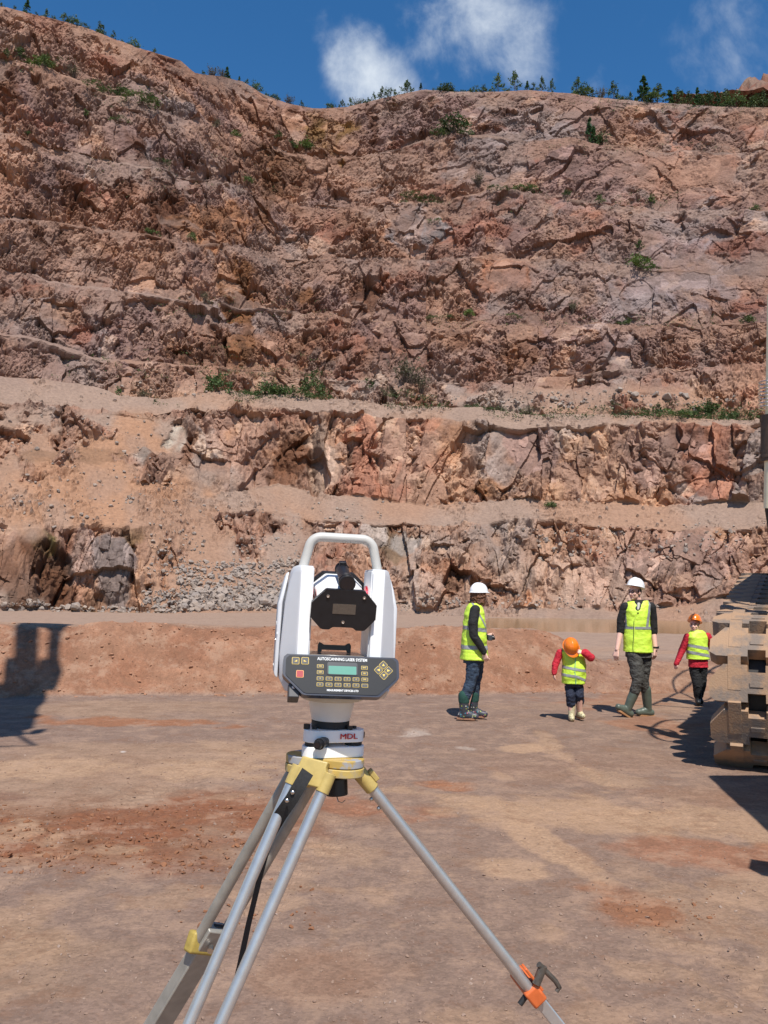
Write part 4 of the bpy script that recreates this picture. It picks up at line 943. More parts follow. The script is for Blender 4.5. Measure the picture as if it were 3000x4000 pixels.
# ================================================================== PEOPLE
SKIN = mat('skin', (.78, .47, .37), .5, var=.06, vscale=40)
HIVIS = mat('hi_vis_yellow', (.60, .84, .07), .55, var=.06, vscale=10, bump=.22, bscale=11)
BAND = mat('reflective_band', (.30, .31, .31), .4, var=.06, vscale=60)
HELW = mat('white_helmet', (.86, .86, .85), .25, coat=.4); HELO = mat('orange_helmet', (.85, .20, .012), .22, coat=.5)
BLKCLOTH = mat('black_fleece', (.014, .013, .013), .85, var=.3, vscale=40, bump=.4, bscale=60)
REDCLOTH = mat('red_jumper', (.47, .012, .028), .8, var=.15, vscale=30, bump=.5, bscale=40)
JEANS = mat('dark_jeans', (.028, .048, .080), .8, var=.45, vscale=12, bump=.6, bscale=26)
GREYTR = mat('charcoal_trousers', (.060, .057, .050), .8, var=.3, vscale=14, bump=.6, bscale=26)
NAVYTR = mat('navy_trousers', (.016, .022, .045), .8, var=.3, vscale=20, bump=.6, bscale=34)
BLKTR = mat('black_trousers', (.012, .012, .013), .8, var=.3, vscale=20, bump=.6, bscale=34)
WELLY = mat('green_wellington', (.088, .108, .085), .42, var=.15, vscale=10)
SOLE = mat('tan_sole', (.34, .17, .075), .7, var=.25, vscale=40)
MUDSOLE = mat('muddy_sole', (.30, .15, .085), .8, var=.3, vscale=40)
GREENSOCK = mat('green_sock', (.014, .060, .045), .85, var=.2, vscale=60, bump=.4, bscale=120)
BLKBOOT = mat('black_boot', (.012, .012, .012), .5)
HAIRB = mat('curly_auburn_hair', (.13, .052, .022), .6, var=.5, vscale=50, bump=1.0, bscale=70)
HAIRD = mat('dark_hair', (.035, .022, .015), .6, var=.4, vscale=60, bump=.6, bscale=90)
EYEM = mat('eye', (.02, .015, .012), .2); LIP = mat('lip', (.42, .14, .11), .5); BROW = mat('eyebrow', (.05, .03, .02), .7)
def spotted(name, base, spots, scale, rough=.45):
    m = bpy.data.materials.new(name); m.use_nodes = True; N = m.node_tree.nodes; L = m.node_tree.links; b = N['Principled BSDF']
    b.inputs['Roughness'].default_value = rough
    tc = N.new('ShaderNodeTexCoord'); vo = N.new('ShaderNodeTexVoronoi'); vo.inputs['Scale'].default_value = scale; L.new(tc.outputs['Object'], vo.inputs['Vector'])
    lt = N.new('ShaderNodeMath'); lt.operation = 'LESS_THAN'; lt.inputs[1].default_value = .33; L.new(vo.outputs['Distance'], lt.inputs[0])
    sp = N.new('ShaderNodeSeparateColor'); L.new(vo.outputs['Color'], sp.inputs[0])
    cr = N.new('ShaderNodeValToRGB'); cr.color_ramp.interpolation = 'CONSTANT'; L.new(sp.outputs[0], cr.inputs[0])
    e = cr.color_ramp.elements; e[0].position = 0; e[0].color = (*spots[0], 1); e[1].position = 1 / len(spots); e[1].color = (*spots[1], 1)
    for i in range(2, len(spots)): x = e.new(i / len(spots)); x.color = (*spots[i], 1)
    mx = N.new('ShaderNodeMix'); mx.data_type = 'RGBA'; L.new(lt.outputs[0], mx.inputs[0]); mx.inputs[6].default_value = (*base, 1); L.new(cr.outputs[0], mx.inputs[7])
    L.new(mx.outputs[2], b.inputs['Base Color']); return m
FLORAL = spotted('spotted_boot', (.045, .050, .060), [(.45, .10, .16), (.03, .20, .26), (.45, .43, .38), (.30, .36, .06), (.12, .05, .10)], 34)
CREAMB = spotted('patterned_cream_boot', (.56, .49, .30), [(.16, .19, .08), (.40, .33, .16), (.62, .56, .40), (.10, .12, .07)], 52)

class Blob:
    """closed pieces that a voxel remesh fuses into one continuous surface"""
    def __init__(s): s.b = MB()
    def limb(s, pts, radii, n=16, flat=None):     # chain of tapered capsules
        pts = [Vector(p) for p in pts]
        for p, r in zip(pts, radii): s.b.ball(tuple(p), r, n=n, k=10)
        for i in range(len(pts) - 1):
            if (pts[i + 1] - pts[i]).length > 1e-4: s.b.cone(pts[i], pts[i + 1], radii[i], radii[i + 1], n=n)
        return s
    def ell(s, c, r, rot=None):
        M = Matrix.Translation(Vector(c)) @ (rot.to_4x4() if rot else Matrix.Identity(4)); s.b.ball((0, 0, 0), r, M=M, n=24, k=14); return s
    def trunk(s, rings, n=28):                    # rings: (cx, cy, z, rx, ry, yaw degrees)
        rs = []
        for cx, cy, z, rx, ry, yw in rings:
            c_, s_ = math.cos(rad(yw)), math.sin(rad(yw)); r = []
            for i in range(n):
                a = 2 * math.pi * i / n; x, y = rx * math.copysign(abs(math.cos(a)) ** .85, math.cos(a)), ry * math.copysign(abs(math.sin(a)) ** .85, math.sin(a))
                r.append((cx + x * c_ - y * s_, cy + x * s_ + y * c_, z))
            rs.append(r)
        s.b.loft(rs); return s
    def box(s, c, size, rot=None):
        s.b.box((0, 0, 0), size, M=Matrix.Translation(Vector(c)) @ (rot.to_4x4() if rot else Matrix.Identity(4))); return s
    def mesh(s, vox, smooth=2):
        me = bpy.data.meshes.new('t'); me.from_pydata(s.b.v, [], s.b.f); me.update()
        bm = bmesh.new(); bm.from_mesh(me); bmesh.ops.recalc_face_normals(bm, faces=bm.faces); bm.to_mesh(me); bm.free()
        o = bpy.data.objects.new('t', me); COL.objects.link(o)
        r = o.modifiers.new('r', 'REMESH'); r.mode = 'VOXEL'; r.voxel_size = vox
        if smooth: k = o.modifiers.new('s', 'SMOOTH'); k.iterations = smooth; k.factor = .5
        dg = bpy.context.evaluated_depsgraph_get(); dg.update()
        out = bpy.data.meshes.new_from_object(o.evaluated_get(dg)); bpy.data.objects.remove(o)
        return out
    def build(s, name, m, parent, vox=.007, smooth=2, wrinkle=0.0, wscale=14, seed=1):
        me = s.mesh(vox, smooth); me.name = name
        if wrinkle:
            n = len(me.vertices); co = np.empty(n * 3, np.float32); me.vertices.foreach_get('co', co); co = co.reshape(-1, 3)
            no = np.empty(n * 3, np.float32); me.vertices.foreach_get('normal', no); no = no.reshape(-1, 3)
            w = fbm((co * wscale * np.array([1, 1, 1.7], np.float32) + seed * 5).astype(np.float32), seed, 3) - .5
            co = co + no * (w[:, None] * wrinkle * 2); me.vertices.foreach_set('co', co.ravel().astype(np.float32))
        me.materials.clear(); me.materials.append(m); me.shade_smooth()
        return link(bpy.data.objects.new(name, me), parent)

def split_band(vest, tests, parent, name='reflective_band'):
    """copy the faces of the vest that lie in a band into their own mesh, 2.5 mm proud"""
    me = vest.data
    for k, tst in enumerate(tests):
        bm = bmesh.new(); bm.from_mesh(me); bm.normal_update()
        dead = [f for f in bm.faces if not tst(f.calc_center_median())]
        bmesh.ops.delete(bm, geom=dead, context='FACES')
        if len(bm.faces) < 4: bm.free(); continue
        for v in bm.verts: v.co += v.normal * .003
        nm = bpy.data.meshes.new(name); bm.to_mesh(nm); bm.free(); nm.materials.clear(); nm.materials.append(BAND); nm.shade_smooth()
        link(bpy.data.objects.new(name, nm), parent)

def hand_blob(B, wrist, direction, palm_n, size=1.0, thumb_side=1, curl=.5):
    """palm, four fingers of different lengths with two bends and a thumb from the side of the palm"""
    d_ = Vector(direction).normalized(); n_ = Vector(palm_n); n_ = (n_ - d_ * n_.dot(d_)).normalized(); s_ = d_.cross(n_).normalized() * thumb_side
    w = Vector(wrist); k = size
    for i in range(5):
        off = s_ * ((i - 2) * .015 * k)
        B.limb([w + d_ * .012 * k + off * .7, w + d_ * .085 * k + off * 1.15], [.0135 * k, .0125 * k], n=10)
    for i, (ln, o_) in enumerate(((.066, 2), (.076, .7), (.070, -.7), (.054, -2))):
        b0_ = w + d_ * .086 * k + s_ * (o_ * .0155 * k); a1_ = curl * (.75 + .12 * i)
        e1 = d_ * math.cos(a1_) + n_ * math.sin(a1_); e2 = d_ * math.cos(a1_ * 2) + n_ * math.sin(a1_ * 2)
        B.limb([b0_, b0_ + e1 * ln * .52 * k, b0_ + e1 * ln * .52 * k + e2 * ln * .48 * k], [.0090 * k, .0082 * k, .0070 * k], n=10)
    t0_ = w + d_ * .030 * k + s_ * .030 * k; td = (d_ * .75 + s_ * .6 + n_ * .25).normalized()
    B.limb([t0_, t0_ + td * .034 * k, t0_ + (td * .6 + d_ * .5 + n_ * .15).normalized() * .034 * k + td * .030 * k], [.0115 * k, .0098 * k, .0080 * k], n=10)

def head_blob(B, c, fwd, size=1.0, up=(0, 0, 1), neck=None):
    f = Vector(fwd).normalized(); u = Vector(up); u = (u - f * u.dot(f)).normalized(); s_ = f.cross(u)
    M = Matrix((s_, f, u)).transposed(); k = size; c = Vector(c); W = lambda x, y, z: tuple(c + M @ Vector((x * k, y * k, z * k)))
    B.ell(W(0, -.010, .020), (.074 * k, .094 * k, .092 * k), M); B.ell(W(0, .022, -.040), (.060 * k, .070 * k, .078 * k), M)
    B.ell(W(0, .062, -.088), (.027 * k, .026 * k, .022 * k), M)                       # chin
    B.limb([W(0, .088, .008), W(0, .104, -.030)], [.009 * k, .0135 * k], n=10); B.limb([W(-.012, .094, -.034), W(.012, .094, -.034)], [.009 * k] * 2, n=10)
    for e in (-1, 1):
        B.limb([W(e * .020, .086, .024), W(e * .048, .074, .022)], [.008 * k, .008 * k], n=8)       # brow ridge
        B.ell(W(e * .040, .066, -.026), (.022 * k, .018 * k, .020 * k), M)            # cheek
        B.ell(W(e * .076, -.008, -.012), (.010 * k, .019 * k, .031 * k), M)           # ear
    B.limb([W(-.018, .088, -.060), W(.018, .088, -.060)], [.008 * k] * 2, n=8)
    if neck is not None: B.limb([W(0, -.014, -.040), neck], [.052 * k, .058 * k])
    return W, M
def face_parts(W, M, parent, k=1.0, glasses=False, smile=False):
    for e in (-1, 1):
        b = MB(); b.ball(W(e * .031, .079, .004), .0105 * k); b.build('eye', EYEM, parent)
        b = MB(); b.tube([W(e * .018, .096, .026), W(e * .034, .094, .031), W(e * .050, .082, .025)], .0040 * k, n=6); b.build('eyebrow', BROW, parent)
    b = MB(); b.tube([W(-.024, .088, -.056 if smile else -.060), W(-.010, .0975, -.061), W(.010, .0975, -.061), W(.024, .088, -.056 if smile else -.060)], [.003 * k, .0055 * k, .0055 * k, .003 * k], n=8); b.build('lips', LIP, parent)
    if glasses:
        b = MB()
        for e in (-1, 1):
            b.tube([W(e * (.034 + .021 * math.cos(t)), .103, .004 + .016 * math.sin(t)) for t in [2 * math.pi * i / 14 for i in range(15)]], .0022 * k, n=6)
            b.tube([W(e * .055, .102, .006), W(e * .078, .02, .004)], .0022 * k, n=6)
        b.tube([W(-.013, .106, .006), W(.013, .106, .006)], .0022 * k, n=6); b.build('glasses', BLACK, parent)

def helmet(parent_thing, c, fwd, up, m, size=1.0):
    """shell with a ridge, rim and a peak pointing along fwd"""
    f = Vector(fwd).normalized(); u = Vector(up); u = (u - f * u.dot(f)).normalized(); s_ = f.cross(u); k = size
    M = Matrix.Translation(Vector(c)) @ Matrix((s_, f, u)).transposed().to_4x4()
    b = MB(); n = 40; rings = []
    for j in range(12):
        t = math.pi / 2 * j / 11; rx, ry, hz_ = .113 * k * math.cos(t) ** .8, .134 * k * math.cos(t) ** .8, .125 * k * math.sin(t)
        ring = []
        for i in range(n):
            a = 2 * math.pi * i / n; x = rx * math.cos(a)
            rg = .008 * k * math.exp(-(x / (.022 * k)) ** 2) * math.sin(t) ** .5 + .004 * k * math.exp(-((abs(x) - .048 * k) / (.010 * k)) ** 2) * math.sin(t)
            ring.append((x, ry * math.sin(a), hz_ + rg))
        rings.append(ring)
    b.loft(rings, M=M)
    h = b.build('helmet', m, parent_thing, smooth=50)
    b = MB(); o_, i_, lo_ = [], [], []
    for i in range(n):
        a = 2 * math.pi * i / n; sn = max(0, math.sin(a)); ext = .012 * k + .036 * k * sn ** 2.2; dr_ = -.012 * k * sn ** 2
        o_.append(((.113 * k + ext * abs(1 if sn < .3 else .75)) * math.cos(a), (.134 * k + ext) * math.sin(a), -.004 * k + dr_)); i_.append((.110 * k * math.cos(a), .131 * k * math.sin(a), .008 * k))
        lo_.append((o_[-1][0] * .985, o_[-1][1] * .985, o_[-1][2] - .006 * k))
    ii = [(p[0] * .97, p[1] * .97, -.004 * k) for p in i_]
    b.loft([i_, o_, lo_, ii], M=M); b.build('peak', m, h, smooth=60)
    return h
def boot(name, m, sm, parent, ankle, toe, top, r_top, r_ank, length=None, h=.045, toe_lift=0.0, size=1.0, sole_t=.022):
    a, t, tp = Vector(ankle), Vector(toe), Vector(top); d_ = (t - a); d_.normalize()
    dh = Vector((d_.x, d_.y, d_.z)); heel = a - dh * .045 * size + Vector((0, 0, -.080 * size))
    B = Blob(); B.limb([tp, tp * .45 + a * .55 + Vector((0, 0, .01)), a], [r_top, r_top * .93, r_ank])
    B.limb([heel + Vector((0, 0, .035 * size)), a * .5 + t * .5 + Vector((0, 0, -.012 * size)), t + Vector((0, 0, 0.0))], [.047 * size, .050 * size, .042 * size]); B.limb([a, a * .45 + t * .55], [r_ank, .046 * size])
    o = B.build(name, m, parent, vox=.006, wrinkle=.002)
    # sole
    perp = Vector((-d_.y, d_.x, 0)).normalized(); upv = perp.cross(d_).normalized()
    if upv.z < 0: upv = -upv
    b = MB(); L_ = (t - a).length; rs = []
    prof = [(-.082, .020), (-.074, .038), (-.04, .044), (.02, .038), (.55, .046), (.85, .047), (1.0, .034), (1.08, .018)]
    outline = []
    for u_, w_ in prof: outline.append((u_, w_))
    pts = [(L_ * u_ if u_ > 0 else u_ * size, w_ * size * .84) for u_, w_ in outline]
    loop = pts + [(p[0], -p[1]) for p in reversed(pts)]
    hbt = a - d_ * (.045 * size) - upv * (.088 * size); tbt = t - upv * (.036 * size)
    d_ = (tbt - hbt).normalized(); perp = Vector((-d_.y, d_.x, 0)).normalized(); upv = perp.cross(d_).normalized()
    if upv.z < 0: upv = -upv
    base = hbt + d_ * (.045 * size) - upv * .004
    b.loft([[base + d_ * x + perp * w_ + upv * z for x, w_ in loop] for z in (-sole_t * .6, sole_t * .55)])
    b.build('sole', sm, o, bevel=.003)
    return o

# ------------------------------------------------------------------ woman with the white helmet (faces right)
def gpos(px, py): p = on_ground(px, py, 0.0); return Vector((p.x, p.y, ground_z(p.x, p.y)))
g = gpos(1846, 2812)
wom = thing('person', 'woman in white helmet, yellow vest, jeans and spotted wellingtons standing side-on', 'person', g)
k1 = .001118 * g.y / 11.15
def w3(cx, cy, y=0.0): return Vector(((cx - 440) * k1, y, (1770 - cy) * k1))
fw = Vector((.86, .50, -.04))
B = Blob()
W, M = head_blob(B, w3(508, 352, .02), fw, 1.0, neck=w3(470, 460, .02))
B.trunk([(w3(450, 1100).x, .0, w3(0, 1100).z, .12, .15, 10), (w3(455, 950).x, 0, w3(0, 950).z, .11, .14, 10), (w3(455, 700).x, 0, w3(0, 700).z, .115, .155, 10), (w3(450, 520).x, 0, w3(0, 520).z, .10, .18, 10), (w3(455, 450).x, .01, w3(0, 450).z, .06, .10, 10)])
B.limb([w3(440, 500, -.15), w3(425, 790, -.20), w3(545, 980, -.20)], [.052, .042, .028])
hand_blob(B, w3(547, 985, -.20), (.28, -.03, -.96), (.6, .8, .1), .95, -1, .75)
B.limb([w3(500, 500, .16), w3(520, 760, .22), w3(600, 815, .10)], [.052, .042, .028])
hand_blob(B, w3(600, 815, .10), (.95, -.15, .1), (.1, -.9, .3), .95, 1, .8)
for (hx, hy), (kx, ky), (ax, ay), yy in (((440, 1080), (415, 1330), (335, 1690), -.075), ((490, 1090), (480, 1340), (452, 1670), .085)):
    B.limb([w3(hx, hy, yy), w3(kx, ky, yy), w3(ax, ay, yy)], [.080, .058, .040])
body = B.build('body', SKIN, wom, vox=.0055)
face_parts(W, M, wom)
hb = Blob(); rng = random.Random(4)
for i in range(90):
    a_ = rng.uniform(0, 2 * math.pi); t_ = rng.uniform(-1.1, .2); front = math.sin(a_)
    if front > .55: continue
    hb.ell(W(.086 * math.cos(a_) * (1 + .1 * rng.random()), .085 * math.sin(a_) - .015, .030 + t_ * .105), tuple(rng.uniform(.016, .028) for _ in range(3)))
hb.ell(W(0, -.035, -.02), (.085, .075, .105), M)
hb.build('hair', HAIRB, wom, vox=.005, smooth=1, wrinkle=.008, wscale=60)
helmet(wom, W(0, -.008, .066), fw + Vector((0, 0, .05)), (-.02, 0, 1), HELW, .98)
V_ = Blob()
V_.trunk([(w3(450, 1078).x, 0, w3(0, 1078).z, .185, .20, 8), (w3(452, 900).x, 0, w3(0, 900).z, .168, .185, 8), (w3(455, 700).x, 0, w3(0, 700).z, .150, .18, 8), (w3(452, 540).x, 0, w3(0, 540).z, .128, .185, 8), (w3(450, 470).x, .005, w3(0, 470).z, .095, .15, 8), (w3(455, 425).x, .01, w3(0, 425).z, .062, .09, 8)])
vest = V_.build('hi_vis_vest', HIVIS, wom, vox=.007, wrinkle=.016, wscale=6, seed=3)
zb = lambda cy: w3(0, cy).z
split_band(vest, [lambda p: zb(745) + (p.x - .05) * -.12 < p.z < zb(702) + (p.x - .05) * -.12, lambda p: zb(955) - (p.x) * .02 < p.z < zb(910) - (p.x) * .02, lambda p: p.z > zb(700) and abs(p.x - (w3(520, 0).x + (p.z - zb(600)) * -.55)) < .012 and p.y < 0], vest)
sl = Blob(); sl.limb([w3(445, 500, -.165), w3(418, 640, -.205), w3(425, 790, -.220), w3(500, 900, -.218), w3(545, 975, -.205)], [.068, .066, .060, .050, .042]); sl.build('sleeve', BLKCLOTH, wom, vox=.006, wrinkle=.006, wscale=18)
sl = Blob(); sl.limb([w3(490, 500, .165), w3(520, 760, .225), w3(595, 815, .11)], [.066, .056, .044]); sl.build('sleeve', BLKCLOTH, wom, vox=.006, wrinkle=.006, wscale=18)
co = Blob(); co.trunk([(w3(462, 480).x, .01, w3(0, 480).z, .075, .10, 8), (w3(475, 425).x, .015, w3(0, 425).z, .066, .072, 8)]); co.build('collar', BLKCLOTH, wom, vox=.006)
tr = Blob(); tr.trunk([(w3(445, 1120).x, 0, w3(0, 1120).z, .135, .165, 8), (w3(445, 1020).x, 0, w3(0, 1020).z, .130, .16, 8)])
for (hx, hy), (kx, ky), (ax, ay), yy in (((438, 1110), (405, 1330), (352, 1500), -.078), ((492, 1110), (478, 1340), (462, 1500), .088)):
    tr.limb([w3(hx, hy, yy), w3((hx + kx) / 2 + 6, (hy + ky) / 2, yy), w3(kx, ky, yy), w3(ax, ay, yy)], [.098, .088, .074, .072])
tr.build('jeans', JEANS, wom, vox=.006, wrinkle=.010, wscale=16)
for ax, ay, tx, ty, bx, by, yy in ((335, 1680, 468, 1722, 333, 1520, -.078), (452, 1668, 590, 1718, 455, 1510, .088)):
    s_ = Blob(); s_.limb([w3(bx, 1545, yy), w3(bx + 2, 1490, yy)], [.076, .080]); s_.build('sock_cuff', GREENSOCK, wom, vox=.006, wrinkle=.003)
    boot('boot', FLORAL, MUDSOLE, wom, w3(ax, ay, yy), w3(tx, ty - 5, yy - .02), w3(bx, by + 45, yy), .070, .054, size=.98)
camth = thing('camera', 'small grey camera held in front of the woman in the spotted boots', 'camera', g + w3(640, 825, .06))
b = MB(); b.box((0, 0, 0), (.060, .11, .075)); cb = b.build('camera_body', mat('camera_grey', (.05, .052, .06), .4, var=.1, vscale=50), camth, bevel=.008)
b = MB(); b.cone((.028, 0, 0), (.066, 0, 0), .030, n=24); b.cone((.066, 0, 0), (.070, 0, 0), .026, n=24); b.build('camera_lens', BLACK, camth, bevel=.002)

# ------------------------------------------------------------------ man with the white helmet, walking to the left
g = gpos(2503, 2800)
man = thing('person', 'man in white helmet, glasses, yellow vest and green wellingtons striding towards the left', 'person', g)
k2 = .001271 * g.y / 11.6
def m3(cx, cy, y=0.0): return Vector(((cx - 700) * k2, y, (1585 - cy) * k2))
fw = Vector((-.78, -.62, -.02))
B = Blob(); W, M = head_blob(B, m3(652, 268), fw, 1.0, neck=m3(690, 380, .02))
B.trunk([(m3(690, 930).x, 0, m3(0, 930).z, .165, .115, -6), (m3(685, 800).x, 0, m3(0, 800).z, .155, .11, -6), (m3(680, 600).x, 0, m3(0, 600).z, .165, .115, -6), (m3(680, 450).x, 0, m3(0, 450).z, .165, .10, -6), (m3(690, 385).x, .01, m3(0, 385).z, .10, .07, -6)])
B.limb([m3(552, 436, .0), m3(500, 680, .03), m3(450, 880, -.03)], [.048, .043, .031]); hand_blob(B, m3(448, 885, -.03), (-.22, -.10, -.97), (.6, .5, 0), 1.02, -1, .55)
B.limb([m3(822, 436, .02), m3(858, 680, .06), m3(866, 870, .0)], [.048, .043, .031]); hand_blob(B, m3(866, 874, .0), (-.10, -.05, -.99), (-.6, .6, 0), 1.02, 1, .55)
B.limb([m3(632, 920, -.02), m3(655, 1190, -.10), m3(545, 1520, -.06)], [.09, .065, .045]); B.limb([m3(745, 920, .02), m3(742, 1190, .03), m3(805, 1520, .10)], [.09, .065, .045])
B.build('body', SKIN, man, vox=.0055); face_parts(W, M, man, glasses=True, smile=True)
hb = Blob(); hb.ell(W(0, -.026, .010), (.079, .082, .080), M); hb.limb([W(-.076, .012, .0), W(-.074, .02, .03)], [.008, .008], n=8); hb.build('hair', HAIRD, man, vox=.005, wrinkle=.003, wscale=60)
helmet(man, W(0, -.022, .074), fw + Vector((0, 0, .26)), (.04, 0, 1), HELW, 1.02)
V_ = Blob(); V_.trunk([(m3(678, 903).x, 0, m3(0, 903).z, .205, .150, -6), (m3(676, 760).x, 0, m3(0, 760).z, .192, .142, -6), (m3(668, 600).x, 0, m3(0, 600).z, .178, .138, -6), (m3(668, 470).x, 0, m3(0, 470).z, .186, .130, -6), (m3(676, 400).x, .0, m3(0, 400).z, .180, .10, -6), (m3(685, 360).x, .01, m3(0, 360).z, .135, .075, -6)])
vest = V_.build('hi_vis_vest', HIVIS, man, vox=.007, wrinkle=.017, wscale=5.5, seed=6)
zb = lambda cy: m3(0, cy).z
split_band(vest, [lambda p: zb(662) < p.z < zb(633), lambda p: p.z > zb(640) and p.y < .05 and abs(p.x - (m3(755, 0).x + (p.z - zb(600)) * .20)) < .021, lambda p: p.z > zb(640) and p.y < .05 and abs(p.x - (m3(538, 0).x + (p.z - zb(600)) * -.05)) < .016], vest)
b = MB(); b.tube([m3(645, 480, -.136), m3(612, 560, -.142), m3(608, 680, -.146), m3(600, 820, -.152), m3(604, 890, -.154)], .005, n=6); b.build('vest_seam', mat('vest_trim', (.60, .75, .10), .6), vest)
sh = Blob(); sh.trunk([(m3(652, 500).x, -.085, m3(0, 500).z, .03, .052, 0), (m3(660, 440).x, -.05, m3(0, 440).z, .065, .07, 0), (m3(680, 375).x, .0, m3(0, 375).z, .085, .085, 0), (m3(690, 348).x, .01, m3(0, 348).z, .072, .072, 0)]); sh.build('shirt_collar', BLKCLOTH, man, vox=.006)
t_ = Blob(); t_.limb([m3(655, 450, -.125), m3(672, 395, -.085)], [.016, .024]); t_.build('undershirt', mat('pale_undershirt', (.50, .48, .42), .8), man, vox=.006)
for pts, rr_ in (([m3(545, 428, .0), m3(508, 560, .02), m3(500, 690, .03)], [.066, .062, .056]), ([m3(828, 424, .02), m3(852, 560, .05), m3(860, 690, .055)], [.068, .064, .058])):
    s_ = Blob(); s_.limb(pts, rr_); s_.build('sleeve', BLKCLOTH, man, vox=.006, wrinkle=.006, wscale=18)
tr = Blob(); tr.trunk([(m3(685, 960).x, 0, m3(0, 960).z, .185, .125, -6), (m3(682, 880).x, 0, m3(0, 880).z, .178, .12, -6)])
tr.limb([m3(632, 945, -.03), m3(645, 1080, -.07), m3(652, 1195, -.10), m3(620, 1300, -.09)], [.108, .098, .082, .072]); tr.limb([m3(742, 945, .02), m3(745, 1080, .03), m3(738, 1200, .03), m3(756, 1300, .05)], [.108, .096, .080, .070])
tr.build('trousers', GREYTR, man, vox=.006, wrinkle=.013, wscale=13, seed=2)
boot('boot', WELLY, SOLE, man, m3(545, 1505, -.06), m3(443, 1478, -.10), m3(632, 1290, -.085), .070, .055, size=1.08)
boot('boot', WELLY, SOLE, man, m3(800, 1520, .10), m3(690, 1544, .06), m3(770, 1300, .05), .070, .055, size=1.08)
b = MB(); wp = m3(868, 852, .0); b.cone(wp + Vector((0, 0, -.010)), wp + Vector((0, 0, .010)), .036, n=20); b.cone(wp + Vector((.030, -.012, 0)), wp + Vector((.043, -.017, 0)), .018, n=16); b.build('wristwatch', BLACK, man)

# ------------------------------------------------------------------ small child with the orange helmet, head bowed
g = gpos(2245, 2815)
kid = thing('person', 'small child in orange helmet looking down, hand to face, in cream patterned boots', 'person', g)
k3 = .000618 * g.y / 11.0
def c3(cx, cy, y=0.0): return Vector(((cx - 690) * k3, y, (2000 - cy) * k3))
fw = Vector((.16, -.56, -.82)); upv = Vector((-.05, -.80, .55))
B = Blob(); W, M = head_blob(B, c3(592, 505, -.075), fw, .86, up=upv, neck=c3(645, 560, .0))
B.trunk([(c3(675, 1300).x, 0, c3(0, 1300).z, .115, .095, 0), (c3(675, 1000).x, 0, c3(0, 1000).z, .118, .10, 0), (c3(665, 750).x, 0, c3(0, 750).z, .125, .095, 0), (c3(650, 580).x, 0, c3(0, 580).z, .12, .075, 0), (c3(650, 520).x, 0, c3(0, 520).z, .06, .055, 0)])
B.limb([c3(395, 640), c3(300, 830, -.01), c3(255, 1020, -.05)], [.040, .032, .024]); hand_blob(B, c3(252, 1040, -.055), (-.05, -.12, -.98), (.7, .2, 0), .62, -1, .5)
B.limb([c3(910, 620), c3(1010, 700, -.09), c3(800, 590, -.17)], [.040, .033, .024]); hand_blob(B, c3(795, 585, -.17), (-.9, .1, .25), (-.2, .8, -.3), .62, 1, .9)
B.limb([c3(580, 1270), c3(590, 1500, -.02), c3(625, 1900)], [.062, .046, .034]); B.limb([c3(770, 1270), c3(780, 1500, -.03), c3(815, 1850, .05)], [.062, .046, .034])
B.build('body', SKIN, kid, vox=.005); face_parts(W, M, kid, .86)
hb = Blob(); hb.ell(W(0, -.022, .016), (.069, .076, .076), M); hb.build('hair', HAIRD, kid, vox=.005)
helmet(kid, W(0, -.004, .040), fw, upv, HELO, .90)
V_ = Blob(); V_.trunk([(c3(668, 1245).x, 0, c3(0, 1245).z, .150, .125, 0), (c3(676, 1100).x, 0, c3(0, 1100).z, .160, .135, 0), (c3(678, 900).x, 0, c3(0, 900).z, .158, .132, 0), (c3(668, 720).x, 0, c3(0, 720).z, .155, .122, 0), (c3(640, 590).x, 0, c3(0, 590).z, .165, .10, 0), (c3(630, 530).x, .01, c3(0, 530).z, .12, .07, 0)])
vest = V_.build('hi_vis_vest', HIVIS, kid, vox=.006, wrinkle=.013, wscale=8, seed=9)
zb = lambda cy: c3(0, cy).z
split_band(vest, [lambda p: zb(965) < p.z + (p.x) * .16 < zb(912), lambda p: zb(1110) < p.z + p.x * (.10 if p.x < 0 else .42) < zb(1056)], vest)
b = MB(); b.tube([c3(672, 690, -.128), c3(655, 850, -.136), c3(648, 1000, -.140), c3(670, 1120, -.138), c3(672, 1240, -.130)], .004, n=6); b.build('vest_seam', mat('teal_zip', (.12, .40, .36), .6), vest)
for pts, rr_ in (([c3(392, 620), c3(330, 760, -.0), c3(285, 870, -.02), c3(252, 1030, -.05)], [.054, .050, .046, .036]), ([c3(905, 610, -.01), c3(1000, 690, -.09), c3(985, 700, -.11), c3(815, 600, -.165)], [.054, .052, .050, .036])):
    s_ = Blob(); s_.limb(pts, rr_); s_.build('sleeve', REDCLOTH, kid, vox=.005, wrinkle=.007, wscale=24)
tr = Blob(); tr.trunk([(c3(675, 1310).x, 0, c3(0, 1310).z, .118, .10, 0), (c3(675, 1200).x, 0, c3(0, 1200).z, .125, .105, 0)])
tr.limb([c3(588, 1310), c3(592, 1480, -.03), c3(612, 1650, -.005)], [.066, .062, .062]); tr.limb([c3(775, 1310), c3(775, 1470, -.03), c3(803, 1610, .025)], [.066, .062, .062])
tr.build('trousers', NAVYTR, kid, vox=.005, wrinkle=.010, wscale=20)
boot('boot', CREAMB, SOLE, kid, c3(622, 1905), c3(600, 1940, -.10), c3(628, 1640), .050, .042, size=.80)
boot('boot', CREAMB, SOLE, kid, c3(812, 1850, .06), c3(850, 1895, -.035), c3(800, 1580, .03), .050, .042, size=.80)

